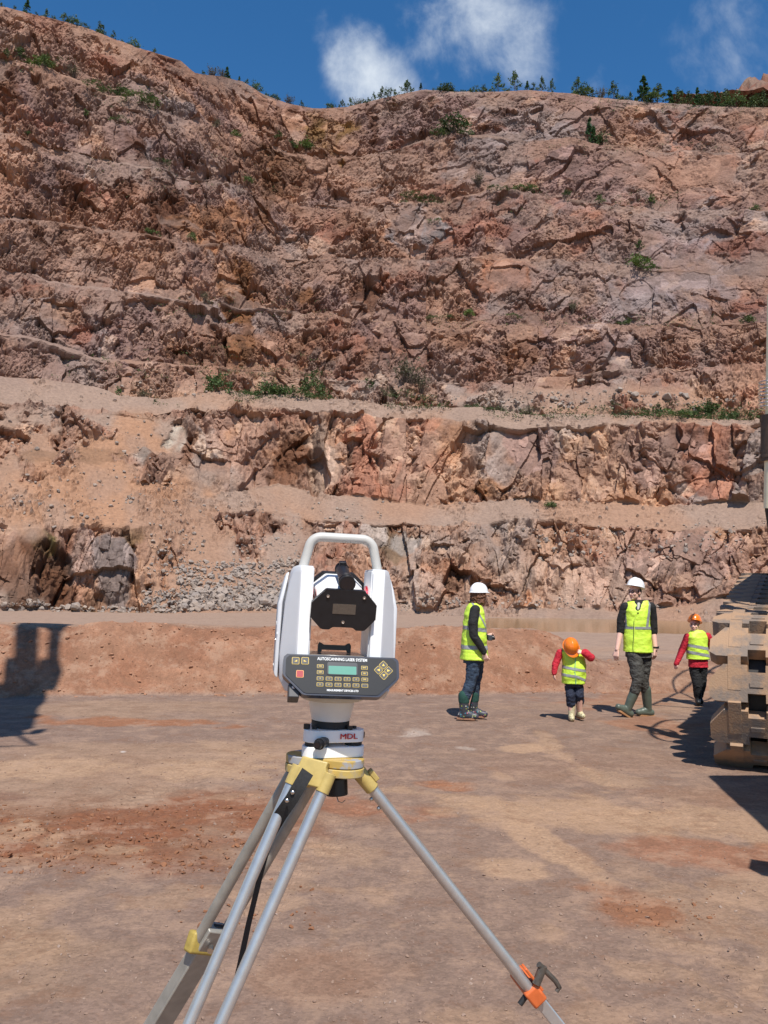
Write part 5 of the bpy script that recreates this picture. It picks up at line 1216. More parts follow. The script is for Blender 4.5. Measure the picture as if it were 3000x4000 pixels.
# ------------------------------------------------------------------ older boy beside the crawler track
g = gpos(2732, 2756)
boy = thing('person', 'boy in orange helmet and dark red jumper walking beside the crawler track', 'person', g)
k4 = .001471 * g.y / 13.1
def b3(cx, cy, y=0.0): return Vector(((cx - 475) * k4, y, (1425 - cy) * k4))
fw = Vector((-.55, -.82, .02))
B = Blob(); W, M = head_blob(B, b3(440, 600), fw, .90, neck=b3(462, 690, .02))
B.trunk([(b3(470, 1040).x, 0, b3(0, 1040).z, .125, .095, 0), (b3(468, 850).x, 0, b3(0, 850).z, .125, .095, 0), (b3(465, 730).x, 0, b3(0, 730).z, .145, .085, 0), (b3(465, 680).x, .01, b3(0, 680).z, .07, .06, 0)])
B.limb([b3(358, 730), b3(320, 860, .03), b3(255, 975, -.02)], [.042, .034, .026]); hand_blob(B, b3(250, 985, -.02), (-.4, -.1, -.9), (.6, .5, 0), .78, -1, .5)
B.limb([b3(580, 720), b3(625, 830, .03), b3(670, 925, .0)], [.042, .034, .026]); hand_blob(B, b3(672, 930, 0), (.4, -.1, -.9), (-.6, .5, 0), .78, 1, .5)
B.limb([b3(436, 1040), b3(450, 1220, -.03), b3(462, 1380)], [.05, .034, .028]); B.limb([b3(505, 1040), b3(505, 1220, .02), b3(500, 1370, .09)], [.05, .034, .028])
B.build('body', SKIN, boy, vox=.006); face_parts(W, M, boy, .9, smile=True)
hb = Blob(); hb.ell(W(0, -.024, .014), (.071, .076, .074), M); hb.build('hair', HAIRD, boy, vox=.006)
helmet(boy, W(0, -.022, .066), fw + Vector((0, 0, .30)), (.04, 0, 1), HELO, .90)
ju = Blob(); ju.trunk([(b3(470, 1035).x, 0, b3(0, 1035).z, .150, .115, 0), (b3(468, 900).x, 0, b3(0, 900).z, .140, .108, 0), (b3(465, 720).x, 0, b3(0, 720).z, .145, .09, 0), (b3(462, 668).x, .01, b3(0, 668).z, .07, .065, 0)])
ju.limb([b3(362, 725), b3(315, 860, .03), b3(238, 1000, -.02)], [.058, .054, .040]); ju.limb([b3(575, 715), b3(625, 830, .03), b3(670, 925, .0)], [.058, .054, .040])
ju.build('jumper', REDCLOTH, boy, vox=.006, wrinkle=.007, wscale=18)
V_ = Blob(); V_.trunk([(b3(466, 950).x, 0, b3(0, 950).z, .172, .135, 0), (b3(466, 850).x, 0, b3(0, 850).z, .165, .128, 0), (b3(462, 730).x, 0, b3(0, 730).z, .162, .115, 0), (b3(464, 680).x, 0, b3(0, 680).z, .130, .09, 0), (b3(464, 655).x, .01, b3(0, 655).z, .088, .07, 0)])
vest = V_.build('hi_vis_vest', HIVIS, boy, vox=.006, wrinkle=.014, wscale=7, seed=12)
zb = lambda cy: b3(0, cy).z
split_band(vest, [lambda p: zb(842) < p.z + p.x * .17 < zb(812), lambda p: zb(912) < p.z + p.x * .17 < zb(882)], vest)
tr = Blob(); tr.trunk([(b3(470, 1060).x, 0, b3(0, 1060).z, .118, .095, 0), (b3(470, 1000).x, 0, b3(0, 1000).z, .118, .095, 0)])
tr.limb([b3(432, 1050), b3(450, 1220, -.03), b3(460, 1330)], [.086, .072, .060]); tr.limb([b3(508, 1050), b3(506, 1220, .02), b3(500, 1330, .09)], [.086, .070, .060]); tr.build('trousers', BLKTR, boy, vox=.006, wrinkle=.009, wscale=18)
boot('boot', BLKBOOT, BLKBOOT, boy, b3(460, 1365), b3(438, 1385, -.11), b3(460, 1290), .050, .042, size=.85); boot('boot', BLKBOOT, BLKBOOT, boy, b3(502, 1362, .1), b3(495, 1382, -.01), b3(502, 1290, .09), .050, .042, size=.85)
for nm_ in ('boot',):
    pass
# ================================================================== CRAWLER MACHINE AT THE RIGHT EDGE
DUSTY = mat('dust_caked_steel', (.36, .225, .135), .8, var=.22, vscale=4, col2=(.20, .155, .125), thr=(.50, .64), bump=.25, bscale=55)
CREAM = mat('cream_paint', (.92, .82, .55), .45, var=.08, vscale=8); DARKST = mat('dark_greasy_steel', (.022, .019, .017), .6, var=.3, vscale=20)
HOSE = mat('hydraulic_hose', (.015, .015, .015), .5)
YELM = mat('machine_yellow', (.55, .36, .06), .5, var=.10, vscale=4)
rig_o = on_ground(2792, 2990); rig_o.z = 0
HDG = rad(27)                                             # the track runs away from the camera, bearing right
rig = thing('drill_rig', 'dusty crawler drill rig at the right edge with wide track shoes and cream mast', 'drill rig', (3.20, 8.35, 0), (0, 0, -HDG))
# local frame: +X to the right across the track, +Y away along the track
loop = []
def add_arc(cy, cz, r, a0, a1, n=40):
    for i in range(n + 1):
        a = rad(a0 + (a1 - a0) * i / n); loop.append((cy + r * math.cos(a), cz + r * math.sin(a)))
RF, RB = .70, .80
add_arc(.72, RF + .02, RF, 270, 97, 60); add_arc(4.4, 1.15, RB, 97, -70, 50); 
P = [Vector((0, y, z)) for y, z in loop]; P.append(P[0].copy())
cum = [0]
for i in range(len(P) - 1): cum.append(cum[-1] + (P[i + 1] - P[i]).length)
def on_loop(s_):
    s_ %= cum[-1]
    for i in range(len(P) - 1):
        if cum[i + 1] >= s_:
            t = (s_ - cum[i]) / max(1e-9, cum[i + 1] - cum[i]); return P[i].lerp(P[i + 1], t), (P[i + 1] - P[i]).normalized()
    return P[0], (P[1] - P[0]).normalized()
nsh = round(cum[-1] / .395); pitch = cum[-1] / nsh; WS = 1.10
def shoe_mesh():
    b = MB(); h_ = pitch * .46
    pts = [(.06, -h_ * .98), (.165, -h_), (.168, -h_ - .0), (.29, -h_), (.292, -h_ * .98), (.345, -h_ * .98), (.345, -h_ * .52), (.505, -h_ * .52), (.505, -h_ * .98), (.595, -h_ * .98), (.595, -h_ * .52), (.755, -h_ * .52), (.755, -h_ * .98), (1.04, -h_ * .98), (1.10, -h_ * .55),
           (1.10, h_ * .55), (1.02, h_ * .98), (.755, h_ * .98), (.755, h_ * .60), (.595, h_ * .60), (.595, h_ * .98), (.505, h_ * .98), (.505, h_ * .60), (.345, h_ * .60), (.345, h_ * .98), (.13, h_ * .98), (.0, h_ * .10), (.0, -h_ * .75)]
    n = len(pts)
    for z0, z1, k in ((-.075, .075, 1.0),):
        vs = [(x, y, z0) for x, y in pts] + [(x, y, z1) for x, y in pts]
        b.add(vs, [(i, (i + 1) % n, n + (i + 1) % n, n + i) for i in range(n)]); b.add(vs, [tuple(range(n))]); b.add(vs, [tuple(range(n, 2 * n))])
    # tongue that laps the next shoe, and the raised pads
    b.box((.228, h_ * .55, .062), (.115, h_ * 1.86, .034)); b.box((.425, -.01, .074), (.12, h_ * .26, .022)); b.box((.675, -.01, .074), (.12, h_ * .26, .022)); b.box((.872, h_ * .55, .062), (.115, h_ * 1.86, .034))
    return b
track_root = None
def make_track(x_off):
    b = MB()
    for cy, cz, r in ((.72, RF + .02, RF - .10), (4.4, 1.15, RB - .10)): b.cone((.30, cy, cz), (.82, cy, cz), r, n=36); b.cone((.18, cy, cz), (.95, cy, cz), r * .5, n=30)
    b.box((.56, 2.5, .75), (.46, 3.2, .70)); 
    for k in range(6): b.cone((.28, 1.25 + k * .48, .26), (.86, 1.25 + k * .48, .26), .19, n=20)
    t = b.build('track', DARKST, rig, bevel=.01); t.location = (x_off, 0, 0)
    base = None
    for i in range(nsh):
        p, tg = on_loop(i * pitch + .05)
        nrm = Vector((0, -tg.z, tg.y))                      # outward of the loop
        if (p - Vector((0, 2.4, .85))).dot(nrm) < 0: nrm = -nrm
        X = Vector((1, 0, 0)); Y = tg if X.cross(tg).dot(nrm) > 0 else -tg
        if base is None: base = shoe_mesh().build('track_shoe', DUSTY, t, bevel=.045, seg=4, smooth=60); s_ = base
        else: s_ = base.copy(); COL.objects.link(s_); s_.parent = t
        Mx = Matrix((X, Y, nrm)).transposed().to_4x4(); Mx.translation = p + nrm * .0
        s_.matrix_local = Mx
    return t
make_track(0.0); make_track(3.3)
# carbody, upper works and engine housing stand to the right, outside the picture
b = MB(); b.box((2.2, 2.5, .95), (2.3, 2.2, .6)); b.cone((2.3, 2.5, 1.2), (2.3, 2.5, 1.62), .9, n=36); b.build('carbody', DARKST, rig, bevel=.02)
b = MB(); b.loft([[(1.55, -.6, z), (4.3, -1.5, z), (5.0, 5.6, z), (1.75, 5.8, z)] for z in (1.75, 3.4)]); b.loft([[(.52, 1.1, z), (1.7, .9, z), (1.8, 5.8, z), (.7, 5.9, z)] for z in (2.45, 3.3)]); up_ = b.build('engine_house', YELM, rig, bevel=.06)
# mast post that shows at the picture's edge
mp_ = at(3006, 1960, 8.6); mt_ = at(3010, 1260, 8.3)
inv = rig.matrix_basis.inverted() if False else (Matrix.Translation((3.20, 8.35, 0)) @ Matrix.Rotation(-HDG, 4, 'Z')).inverted()
def rl(px, py, d): return inv @ at(px, py, d)
b = MB(); b.loft([[inv @ Vector((x, y, z)) for x, y in ((3.42, 6.35), (3.12, 4.3), (3.05, 3.4), (3.5, 2.6), (5.6, 2.6), (6.0, 6.3), (4.2, 6.45))] for z in (1.85, 3.0)]); b.build('counterweight', YELM, rig, bevel=.05)
b = MB(); b.box(tuple(inv @ Vector((2.66, 4.2, 2.0))), (.16, .22, .22)); b.tube([inv @ Vector((2.66, 4.2, 2.1)), inv @ Vector((3.3, 4.1, 2.3))], .025, n=8); b.build('mirror', DARKST, rig)
b = MB(); T_, L_ = frame_to(rl(3018, 1985, 8.55), rl(3028, 1150, 8.3))
b.cone((0, 0, 0), (0, 0, L_), .085, .075, n=24, M=T_); mast = b.build('mast', CREAM, rig)
b = MB(); b.cone(rl(3017, 1800, 8.5), rl(3018, 1620, 8.45), .112, n=24); 
for py in (1640, 1765, 1785): b.cone(rl(3017, py + 5, 8.5), rl(3017, py - 5, 8.5), .120, n=24)
b.build('mast_collar', mat('brown_sleeve', (.075, .045, .03), .6, var=.3, vscale=20), mast)
for k in range(8):
    b = MB(); py = 1492 + k * 14; c_ = [rl(3018 + 56 * math.cos(t), py + 10 * math.sin(t) + 4, 8.45 + .16 * math.sin(t)) for t in [2 * math.pi * i / 20 for i in range(21)]]
    b.tube(c_, .006, n=6); b.build('wire_coil', STEEL, mast)
b = MB(); b.cone(rl(3024, 2100, 8.6), rl(3018, 1985, 8.55), .05, .075, n=18); b.cone(rl(3064, 2420, 8.7), rl(3024, 2100, 8.6), .06, .05, n=18); b.build('mast_foot', DARKST, mast)
# hoses that loop beside the machine (their shadows lie on the floor)
def caster(px, py, hgt):                                    # the point HGT metres up whose shadow falls on this floor pixel
    g_ = on_ground(px, py); return inv @ Vector((g_.x - ldir.x / -ldir.z * hgt, g_.y - ldir.y / -ldir.z * hgt, hgt))
for pts, r_ in (([(2790, 2800), (2700, 2812), (2600, 2815), (2548, 2842), (2545, 2868), (2590, 2890), (2680, 2900), (2760, 2905), (2830, 2912)], .028), ([(2800, 2670), (2700, 2690), (2640, 2710), (2590, 2735), (2545, 2755)], .028),
                ([(2800, 2715), (2740, 2740), (2680, 2715), (2620, 2690), (2690, 2675), (2800, 2685)], .022), ([(2780, 2850), (2700, 2838), (2690, 2860), (2745, 2878), (2800, 2880)], .03)):
    P_ = [caster(x, y, 5.6 + .0 * i) for i, (x, y) in enumerate(pts)]
    Q = []
    for i in range(len(P_) - 1):
        a_, b_, c_, d_ = P_[max(i - 1, 0)], P_[i], P_[i + 1], P_[min(i + 2, len(P_) - 1)]
        for j in range(6):
            t = j / 6; Q.append(.5 * ((2 * b_) + (-a_ + c_) * t + (2 * a_ - 5 * b_ + 4 * c_ - d_) * t * t + (-a_ + 3 * b_ - 3 * c_ + d_) * t ** 3))
    Q.append(P_[-1]); b = MB(); b.tube([Vector((3.4, 3.5, 3.3))] + [Vector((3.2, 2.4, 5.2))] + Q[::-1], r_, n=8); b.build('hydraulic_hose', HOSE, rig)

# ================================================================== EXCAVATOR LEFT OF THE PICTURE, ITS RAISED ARM SHADES THE BANK
ex = thing('excavator', 'tall excavator whose raised arm and bucket throw the dark shadow over the left earth bank', 'excavator', (-9.0, 0.5, 0), (0, 0, 0))
def ec(px, py, hgt, z=0.0):                                  # caster of the shadow at a pixel, surface height z
    v = ray(px, py); g_ = CAM + v * ((z - EYE) / v[2]); k = (hgt - z) / -ldir.z
    return Vector((g_[0] - ldir.x * k + 9.0, g_[1] - ldir.y * k - 0.5, hgt))
def ecb(px, py, hgt):                                        # the same, on the bank as it is built
    v = ray(px, py); y_ = 9.0
    while y_ < 16.0:
        P_ = CAM + v * (y_ / v[1])
        if P_[2] <= ground_z(P_[0], P_[1]): break
        y_ += .03
    k = (hgt - P_[2]) / -ldir.z
    return Vector((P_[0] - ldir.x * k + 9.0, P_[1] - ldir.y * k - 0.5, hgt))
def beam(p, q_, w, h, name, m=YELM, parent=None):
    T, L = frame_to(p, q_); b = MB(); b.loft([[T @ Vector((w / 2 * a, h / 2 * c, z)) for a, c in ((-1, -1), (1, -1), (1, 1), (-1, 1))] for z in (0, L)]); return b.build(name, m, parent or ex, bevel=.03)
for x in (-1.5, 1.5):
    b = MB(); b.loft([[(x + dx, y, z) for y, z in ((-2.2, .35), (-2.0, .05), (2.0, .05), (2.2, .35), (2.1, .85), (-2.1, .85))] for dx in (-.35, .35)]); b.build('track', DARKST, ex, bevel=.05)
b = MB(); b.box((0, -.6, 1.9), (2.9, 4.2, 1.3)); b.cone((0, 0, .8), (0, 0, 1.25), .8, n=30); b.build('engine_house', YELM, ex, bevel=.08)
b = MB(); b.box((-.9, 1.2, 2.5), (1.1, 1.5, 1.6)); b.build('cab', mat('cab_glass', (.03, .035, .04), .1), ex, bevel=.06)
H0 = 9.0
e1 = ec(40, 2850, H0); arm0 = Vector((.5, 1.0, 2.4)); mid_ = e1 * .5 + arm0 * .5 + Vector((-.4, 0, 1.2))
beam(arm0, mid_, .5, .9, 'boom'); beam(mid_, e1, .5, .8, 'boom')
beam(e1, ecb(95, 2680, 10.0), .45, .5, 'boom')
def plate(pts, name, th=.3, m=YELM):
    b = MB(); b.loft([[p + Vector((0, 0, dz)) for p in pts] for dz in (0, th)]); return b.build(name, m, ex)
plate([ecb(60, 2445, 13.6), ecb(148, 2450, 13.6), ecb(140, 2590, 11.4), ecb(138, 2700, 9.8), ecb(50, 2700, 9.8), ecb(55, 2590, 11.4)], 'stick')
plate([ecb(190, 2475, 13.3), ecb(238, 2475, 13.3), ecb(226, 2590, 11.4), ecb(240, 2640, 10.6), ecb(215, 2700, 9.8), ecb(140, 2695, 9.8), ecb(150, 2592, 11.3), ecb(182, 2588, 11.4)], 'bucket_cylinder', .2, DARKST)
plate([ecb(18, 2592, 11.3), ecb(60, 2590, 11.4), ecb(60, 2690, 9.9), ecb(0, 2700, 9.8), ecb(12, 2650, 10.5)], 'linkage', .2)
plate([ecb(62, 2447, 13.6), ecb(110, 2424, 13.9), ecb(150, 2414, 14.1), ecb(200, 2418, 14.0), ecb(216, 2428, 13.9), ecb(288, 2428, 13.9), ecb(250, 2468, 13.4), ecb(200, 2476, 13.3), ecb(178, 2455, 13.5), ecb(150, 2446, 13.6)], 'bucket', .4, DARKST)
b = MB(); b.loft([[p + Vector((0, 0, dz)) for p in (ec(-20, 2720, 9.6), ec(175, 2715, 9.6), ec(170, 2745, 9.5), ec(120, 2790, 9.3), ec(150, 2800, 9.3), ec(75, 2830, 9.2), ec(80, 2850, 9.1), ec(-30, 2880, 9.0))] for dz in (0, .3)]); b.build('arm_guard', DARKST, ex)
b = MB(); b.loft([[p + Vector((0, 0, dz)) for p in (ec(98, 2868, 9.0), ec(130, 2852, 9.0), ec(188, 2848, 9.0), ec(165, 2862, 9.0), ec(130, 2870, 9.0))] for dz in (0, .05)]); b.build('lamp_guard', DARKST, ex)
b = MB(); b.tube([ec(-40, 2918, 8.7), ec(135, 2914, 8.7), ec(60, 2866, 8.9)], .035, n=8); b.tube([ec(60, 2866, 8.9), ec(20, 2840, 9.1)], .03, n=8); b.build('grab_rail', HOSE, ex)
# ================================================================== PLANTS
def leaf_mat(name, c1, c2):
    m = bpy.data.materials.new(name); m.use_nodes = True; N = m.node_tree.nodes; L = m.node_tree.links; b = N['Principled BSDF']
    b.inputs['Roughness'].default_value = .6; b.inputs['Specular IOR Level'].default_value = .3
    at_ = N.new('ShaderNodeAttribute'); at_.attribute_name = 'leaf'; mx = N.new('ShaderNodeMix'); mx.data_type = 'RGBA'
    L.new(at_.outputs['Fac'], mx.inputs[0]); mx.inputs[6].default_value = (*c1, 1); mx.inputs[7].default_value = (*c2, 1)
    oi = N.new('ShaderNodeObjectInfo'); mr = N.new('ShaderNodeMapRange'); mr.inputs['To Min'].default_value = .7; mr.inputs['To Max'].default_value = 1.25; L.new(oi.outputs['Random'], mr.inputs['Value'])
    m2 = N.new('ShaderNodeMix'); m2.data_type = 'RGBA'; m2.blend_type = 'MULTIPLY'; m2.inputs[0].default_value = 1; L.new(mx.outputs[2], m2.inputs[6]); L.new(mr.outputs[0], m2.inputs[7]); L.new(m2.outputs[2], b.inputs['Base Color'])
    tr = N.new('ShaderNodeBsdfTranslucent'); L.new(m2.outputs[2], tr.inputs['Color']); ms = N.new('ShaderNodeMixShader'); ms.inputs[0].default_value = .25
    L.new(b.outputs[0], ms.inputs[1]); L.new(tr.outputs[0], ms.inputs[2]); L.new(ms.outputs[0], N['Material Output'].inputs['Surface']); return m
LEAF = leaf_mat('leaf_green', (.042, .075, .022), (.105, .150, .042)); CONIF = leaf_mat('conifer_green', (.022, .060, .022), (.055, .115, .032))
OLIVE = leaf_mat('olive_twigs', (.085, .085, .045), (.17, .15, .080)); BRIGHT = leaf_mat('bright_green', (.070, .125, .024), (.15, .21, .050))
BARK = mat('bark', (.085, .06, .045), .9, var=.3, vscale=8)
def leaves(name, pts, size, m, rng):
    vs, fs, cc = [], [], []
    for p, c in pts:
        n_ = Vector((rng.gauss(0, 1), rng.gauss(0, 1), rng.gauss(.5, 1))).normalized(); t = n_.orthogonal().normalized(); b_ = n_.cross(t); a = rng.uniform(0, 6.28); u_ = t * math.cos(a) + b_ * math.sin(a); w_ = n_.cross(u_)
        s_ = size * rng.uniform(.6, 1.3); o = len(vs); p = Vector(p)
        vs += [tuple(p - u_ * s_), tuple(p + w_ * s_ * .45), tuple(p + u_ * s_), tuple(p - w_ * s_ * .45)]; fs.append((o, o + 1, o + 2, o + 3)); cc += [c] * 4
    me = bpy.data.meshes.new(name); me.from_pydata(vs, [], fs); me.update()
    a_ = me.attributes.new('leaf', 'FLOAT', 'POINT'); a_.data.foreach_set('value', np.array(cc, np.float32)); me.materials.append(m); return me
def proto(kind, seed):
    rng = random.Random(seed); pts = []; b = MB()
    if kind == 'sapling':
        lean = rng.uniform(-.06, .06); b.tube([(0, 0, -.1), (lean * .5, 0, .5), (lean, .02, .95)], [.022, .014, .004], n=6)
        for k in range(26):
            z = rng.uniform(.18, .95); a = rng.uniform(0, 6.28); r = (.30 * (1 - z) ** .7 + .05) * rng.uniform(.4, 1.1); e = Vector((lean * z + r * math.cos(a), r * math.sin(a), z + r * .5))
            b.tube([(lean * z, 0, z), tuple(e)], [.006, .002], n=4); c0 = rng.random()
            for i in range(11): pts.append((e * rng.uniform(.85, 1.04) + Vector((rng.gauss(0, .035), rng.gauss(0, .035), rng.gauss(0, .035))), min(1, max(0, c0 + rng.gauss(0, .25)))))
        return b, leaves('crown', pts, .052, LEAF, rng)
    if kind == 'conifer':
        b.tube([(0, 0, -.1), (0, 0, .98)], [.03, .004], n=6)
        for k in range(60):
            z = rng.uniform(.08, .98); a = rng.uniform(0, 6.28); R_l = .30 * (1 - z) + .02; c0 = rng.random()
            for i in range(9):
                r = R_l * rng.uniform(.25, 1.05); pts.append(((r * math.cos(a + rng.gauss(0, .12)), r * math.sin(a + rng.gauss(0, .12)), z - r * .25 + rng.gauss(0, .015)), min(1, max(0, c0 + rng.gauss(0, .25)))))
        return b, leaves('crown', pts, .056, CONIF, rng)
    if kind in ('bush', 'bright_bush', 'low'):
        wx = 1.0 if kind != 'low' else 1.5; nb = 30
        for k in range(nb):
            a = rng.uniform(0, 6.28); t = rng.uniform(.05, 1); r = wx * .48 * math.sqrt(rng.random()); hmax = (1 - (r / (wx * .52)) ** 2) ** .5 * rng.uniform(.65, 1.05); z = hmax * rng.uniform(.45, 1.0); c = Vector((r * math.cos(a), r * math.sin(a), z * .9)); c0 = rng.random()
            if k % 3 == 0: b.tube([(0, 0, -.05), tuple(c * .9)], [.014, .004], n=5)
            for i in range(20): pts.append((c + Vector((rng.gauss(0, .075), rng.gauss(0, .075), rng.gauss(0, .07))), min(1, max(0, c0 + rng.gauss(0, .22)))))
        return b, leaves('crown', pts, .060, BRIGHT if kind == 'bright_bush' else LEAF, rng)
    if kind == 'twiggy':
        for k in range(46):
            a = rng.uniform(0, 6.28); tilt = rng.uniform(.05, .75); ln = rng.uniform(.6, 1.05); e = Vector((math.sin(tilt) * math.cos(a), math.sin(tilt) * math.sin(a), math.cos(tilt))) * ln; m_ = e * .5 + Vector((rng.gauss(0, .04), rng.gauss(0, .04), .05))
            b.tube([(0, 0, -.05), tuple(m_), tuple(e)], [.010, .007, .003], n=4); c0 = rng.random()
            for i in range(10): pts.append((m_.lerp(e, rng.uniform(0, 1.05)) + Vector((rng.gauss(0, .04), rng.gauss(0, .04), rng.gauss(0, .04))), min(1, max(0, c0 + rng.gauss(0, .25)))))
        return b, leaves('crown', pts, .046, OLIVE, rng)
PROTO = {}
def plant(kind, loc, h, label, group, width=1.0, seed=0):
    name = {'sapling': 'sapling', 'conifer': 'conifer', 'bush': 'bush', 'bright_bush': 'bush', 'low': 'bush', 'twiggy': 'shrub'}[kind]; cat = {'sapling': 'tree', 'conifer': 'tree'}.get(kind, 'bush')
    key_ = (kind, seed % 4); root = bpy.data.objects.new(name, None); link(root); root.empty_display_size = .2
    root.location = loc; root.rotation_euler = (0, 0, (seed * 2.4) % 6.28); root.scale = (h * width, h * width, h); tag(root, label, cat, group)
    if key_ not in PROTO:
        b, me = proto(kind, hash(kind) % 1 + 11 * (seed % 4) + len(kind)); st = b.build('trunk' if cat == 'tree' else 'stem', BARK, root, smooth=60); cr = link(bpy.data.objects.new('crown', me), root); PROTO[key_] = (st, cr)
    else:
        for o in PROTO[key_]: c = o.copy(); COL.objects.link(c); c.parent = root
    return root
rngp = random.Random(8)
i_ = 0
LEFT_S = [(8, 26, 'sapling'), (58, 22, 'sapling'), (108, 56, 'conifer'), (145, 34, 'sapling'), (178, 42, 'sapling'), (210, 26, 'bush'), (250, 40, 'sapling'), (288, 42, 'bush'), (330, 20, 'low'), (392, 48, 'sapling'), (415, 28, 'bush'), (445, 36, 'sapling'), (475, 34, 'bush'), (522, 46, 'bush'), (605, 34, 'sapling'), (632, 10, 'low')]
MID_S = [(832, 42, 'twiggy'), (888, 58, 'conifer'), (868, 34, 'twiggy'), (935, 36, 'conifer'), (965, 26, 'sapling'), (1000, 42, 'bush'), (1042, 28, 'sapling'), (1075, 30, 'bush'), (1130, 34, 'twiggy'), (1180, 26, 'sapling'), (1200, 22, 'bush')]
RIGHT_S = [(1240, 16, 'low'), (1292, 38, 'bush'), (1340, 34, 'sapling'), (1372, 42, 'sapling'), (1398, 40, 'twiggy'), (1425, 24, 'low'), (1462, 36, 'sapling'), (1490, 46, 'sapling'), (1520, 34, 'low'), (1545, 26, 'sapling'), (1592, 60, 'sapling'), (1645, 34, 'conifer'), (1745, 46, 'bush'), (1777, 32, 'bush'), (1815, 22, 'low'), (1868, 28, 'low'), (1888, 34, 'sapling'), (1946, 76, 'sapling'), (2012, 78, 'sapling'), (2060, 44, 'conifer'), (2087, 40, 'sapling'), (2117, 56, 'sapling'), (2156, 50, 'sapling'), (2253, 70, 'sapling'), (2284, 60, 'bush'), (2316, 46, 'sapling'), (2352, 42, 'twiggy'), (2400, 64, 'sapling'), (2412, 34, 'bush'), (2460, 34, 'sapling'), (2516, 92, 'conifer'), (2570, 70, 'sapling'), (2545, 50, 'bush'), (2618, 62, 'conifer'), (2655, 64, 'sapling'), (2692, 56, 'sapling'), (2728, 64, 'conifer'), (2765, 66, 'bush'), (2805, 58, 'conifer'), (2835, 70, 'sapling'), (2872, 60, 'bush'), (2905, 46, 'sapling'), (2950, 56, 'bush'), (2985, 60, 'sapling')]
KN = {'sapling': 'slender leafy sapling', 'conifer': 'dark pointed conifer', 'bush': 'rounded green bush', 'low': 'low spreading green bush', 'twiggy': 'thin twiggy brown-green shrub', 'bright_bush': 'bright green bush'}
for lst, where, grp in ((LEFT_S, 'along the high left rim of the quarry against blue sky', 'plants on the left rim'), (MID_S, 'on the rounded knoll of the rim left of the white cloud', 'plants on the middle rim'), (RIGHT_S, 'along the level right-hand rim under the clouds', 'plants on the right rim')):
    for px, hpx, kd in lst:
        p, j = crest_point(px, rngp.uniform(.4, 1.6)); dist = math.hypot(p.x, p.y)
        plant(kd, p, hpx / F_PX * dist * 1.25, f'{KN[kd]} {where}', f'{grp}: {KN[kd]}s', rngp.uniform(.85, 1.25) if kd != 'low' else 1.5, i_); i_ += 1
for k in range(96):
    px = rngp.uniform(1230, 2440) if k % 3 else rngp.uniform(0, 1230); p, j = crest_point(px, rngp.uniform(.6, 4)); dist = math.hypot(p.x, p.y); kd = ('low', 'bush', 'sapling', 'low')[k % 4]; sd_ = 'left' if px < 1230 else 'right'
    plant(kd, p, rngp.uniform(10, 30) / F_PX * dist * 1.3, f'small {KN[kd]} in the fringe of the {sd_} rim', f'fringe of the {sd_} rim: {KN[kd]}s', 1.5 if kd == 'low' else 1.2, i_); i_ += 1
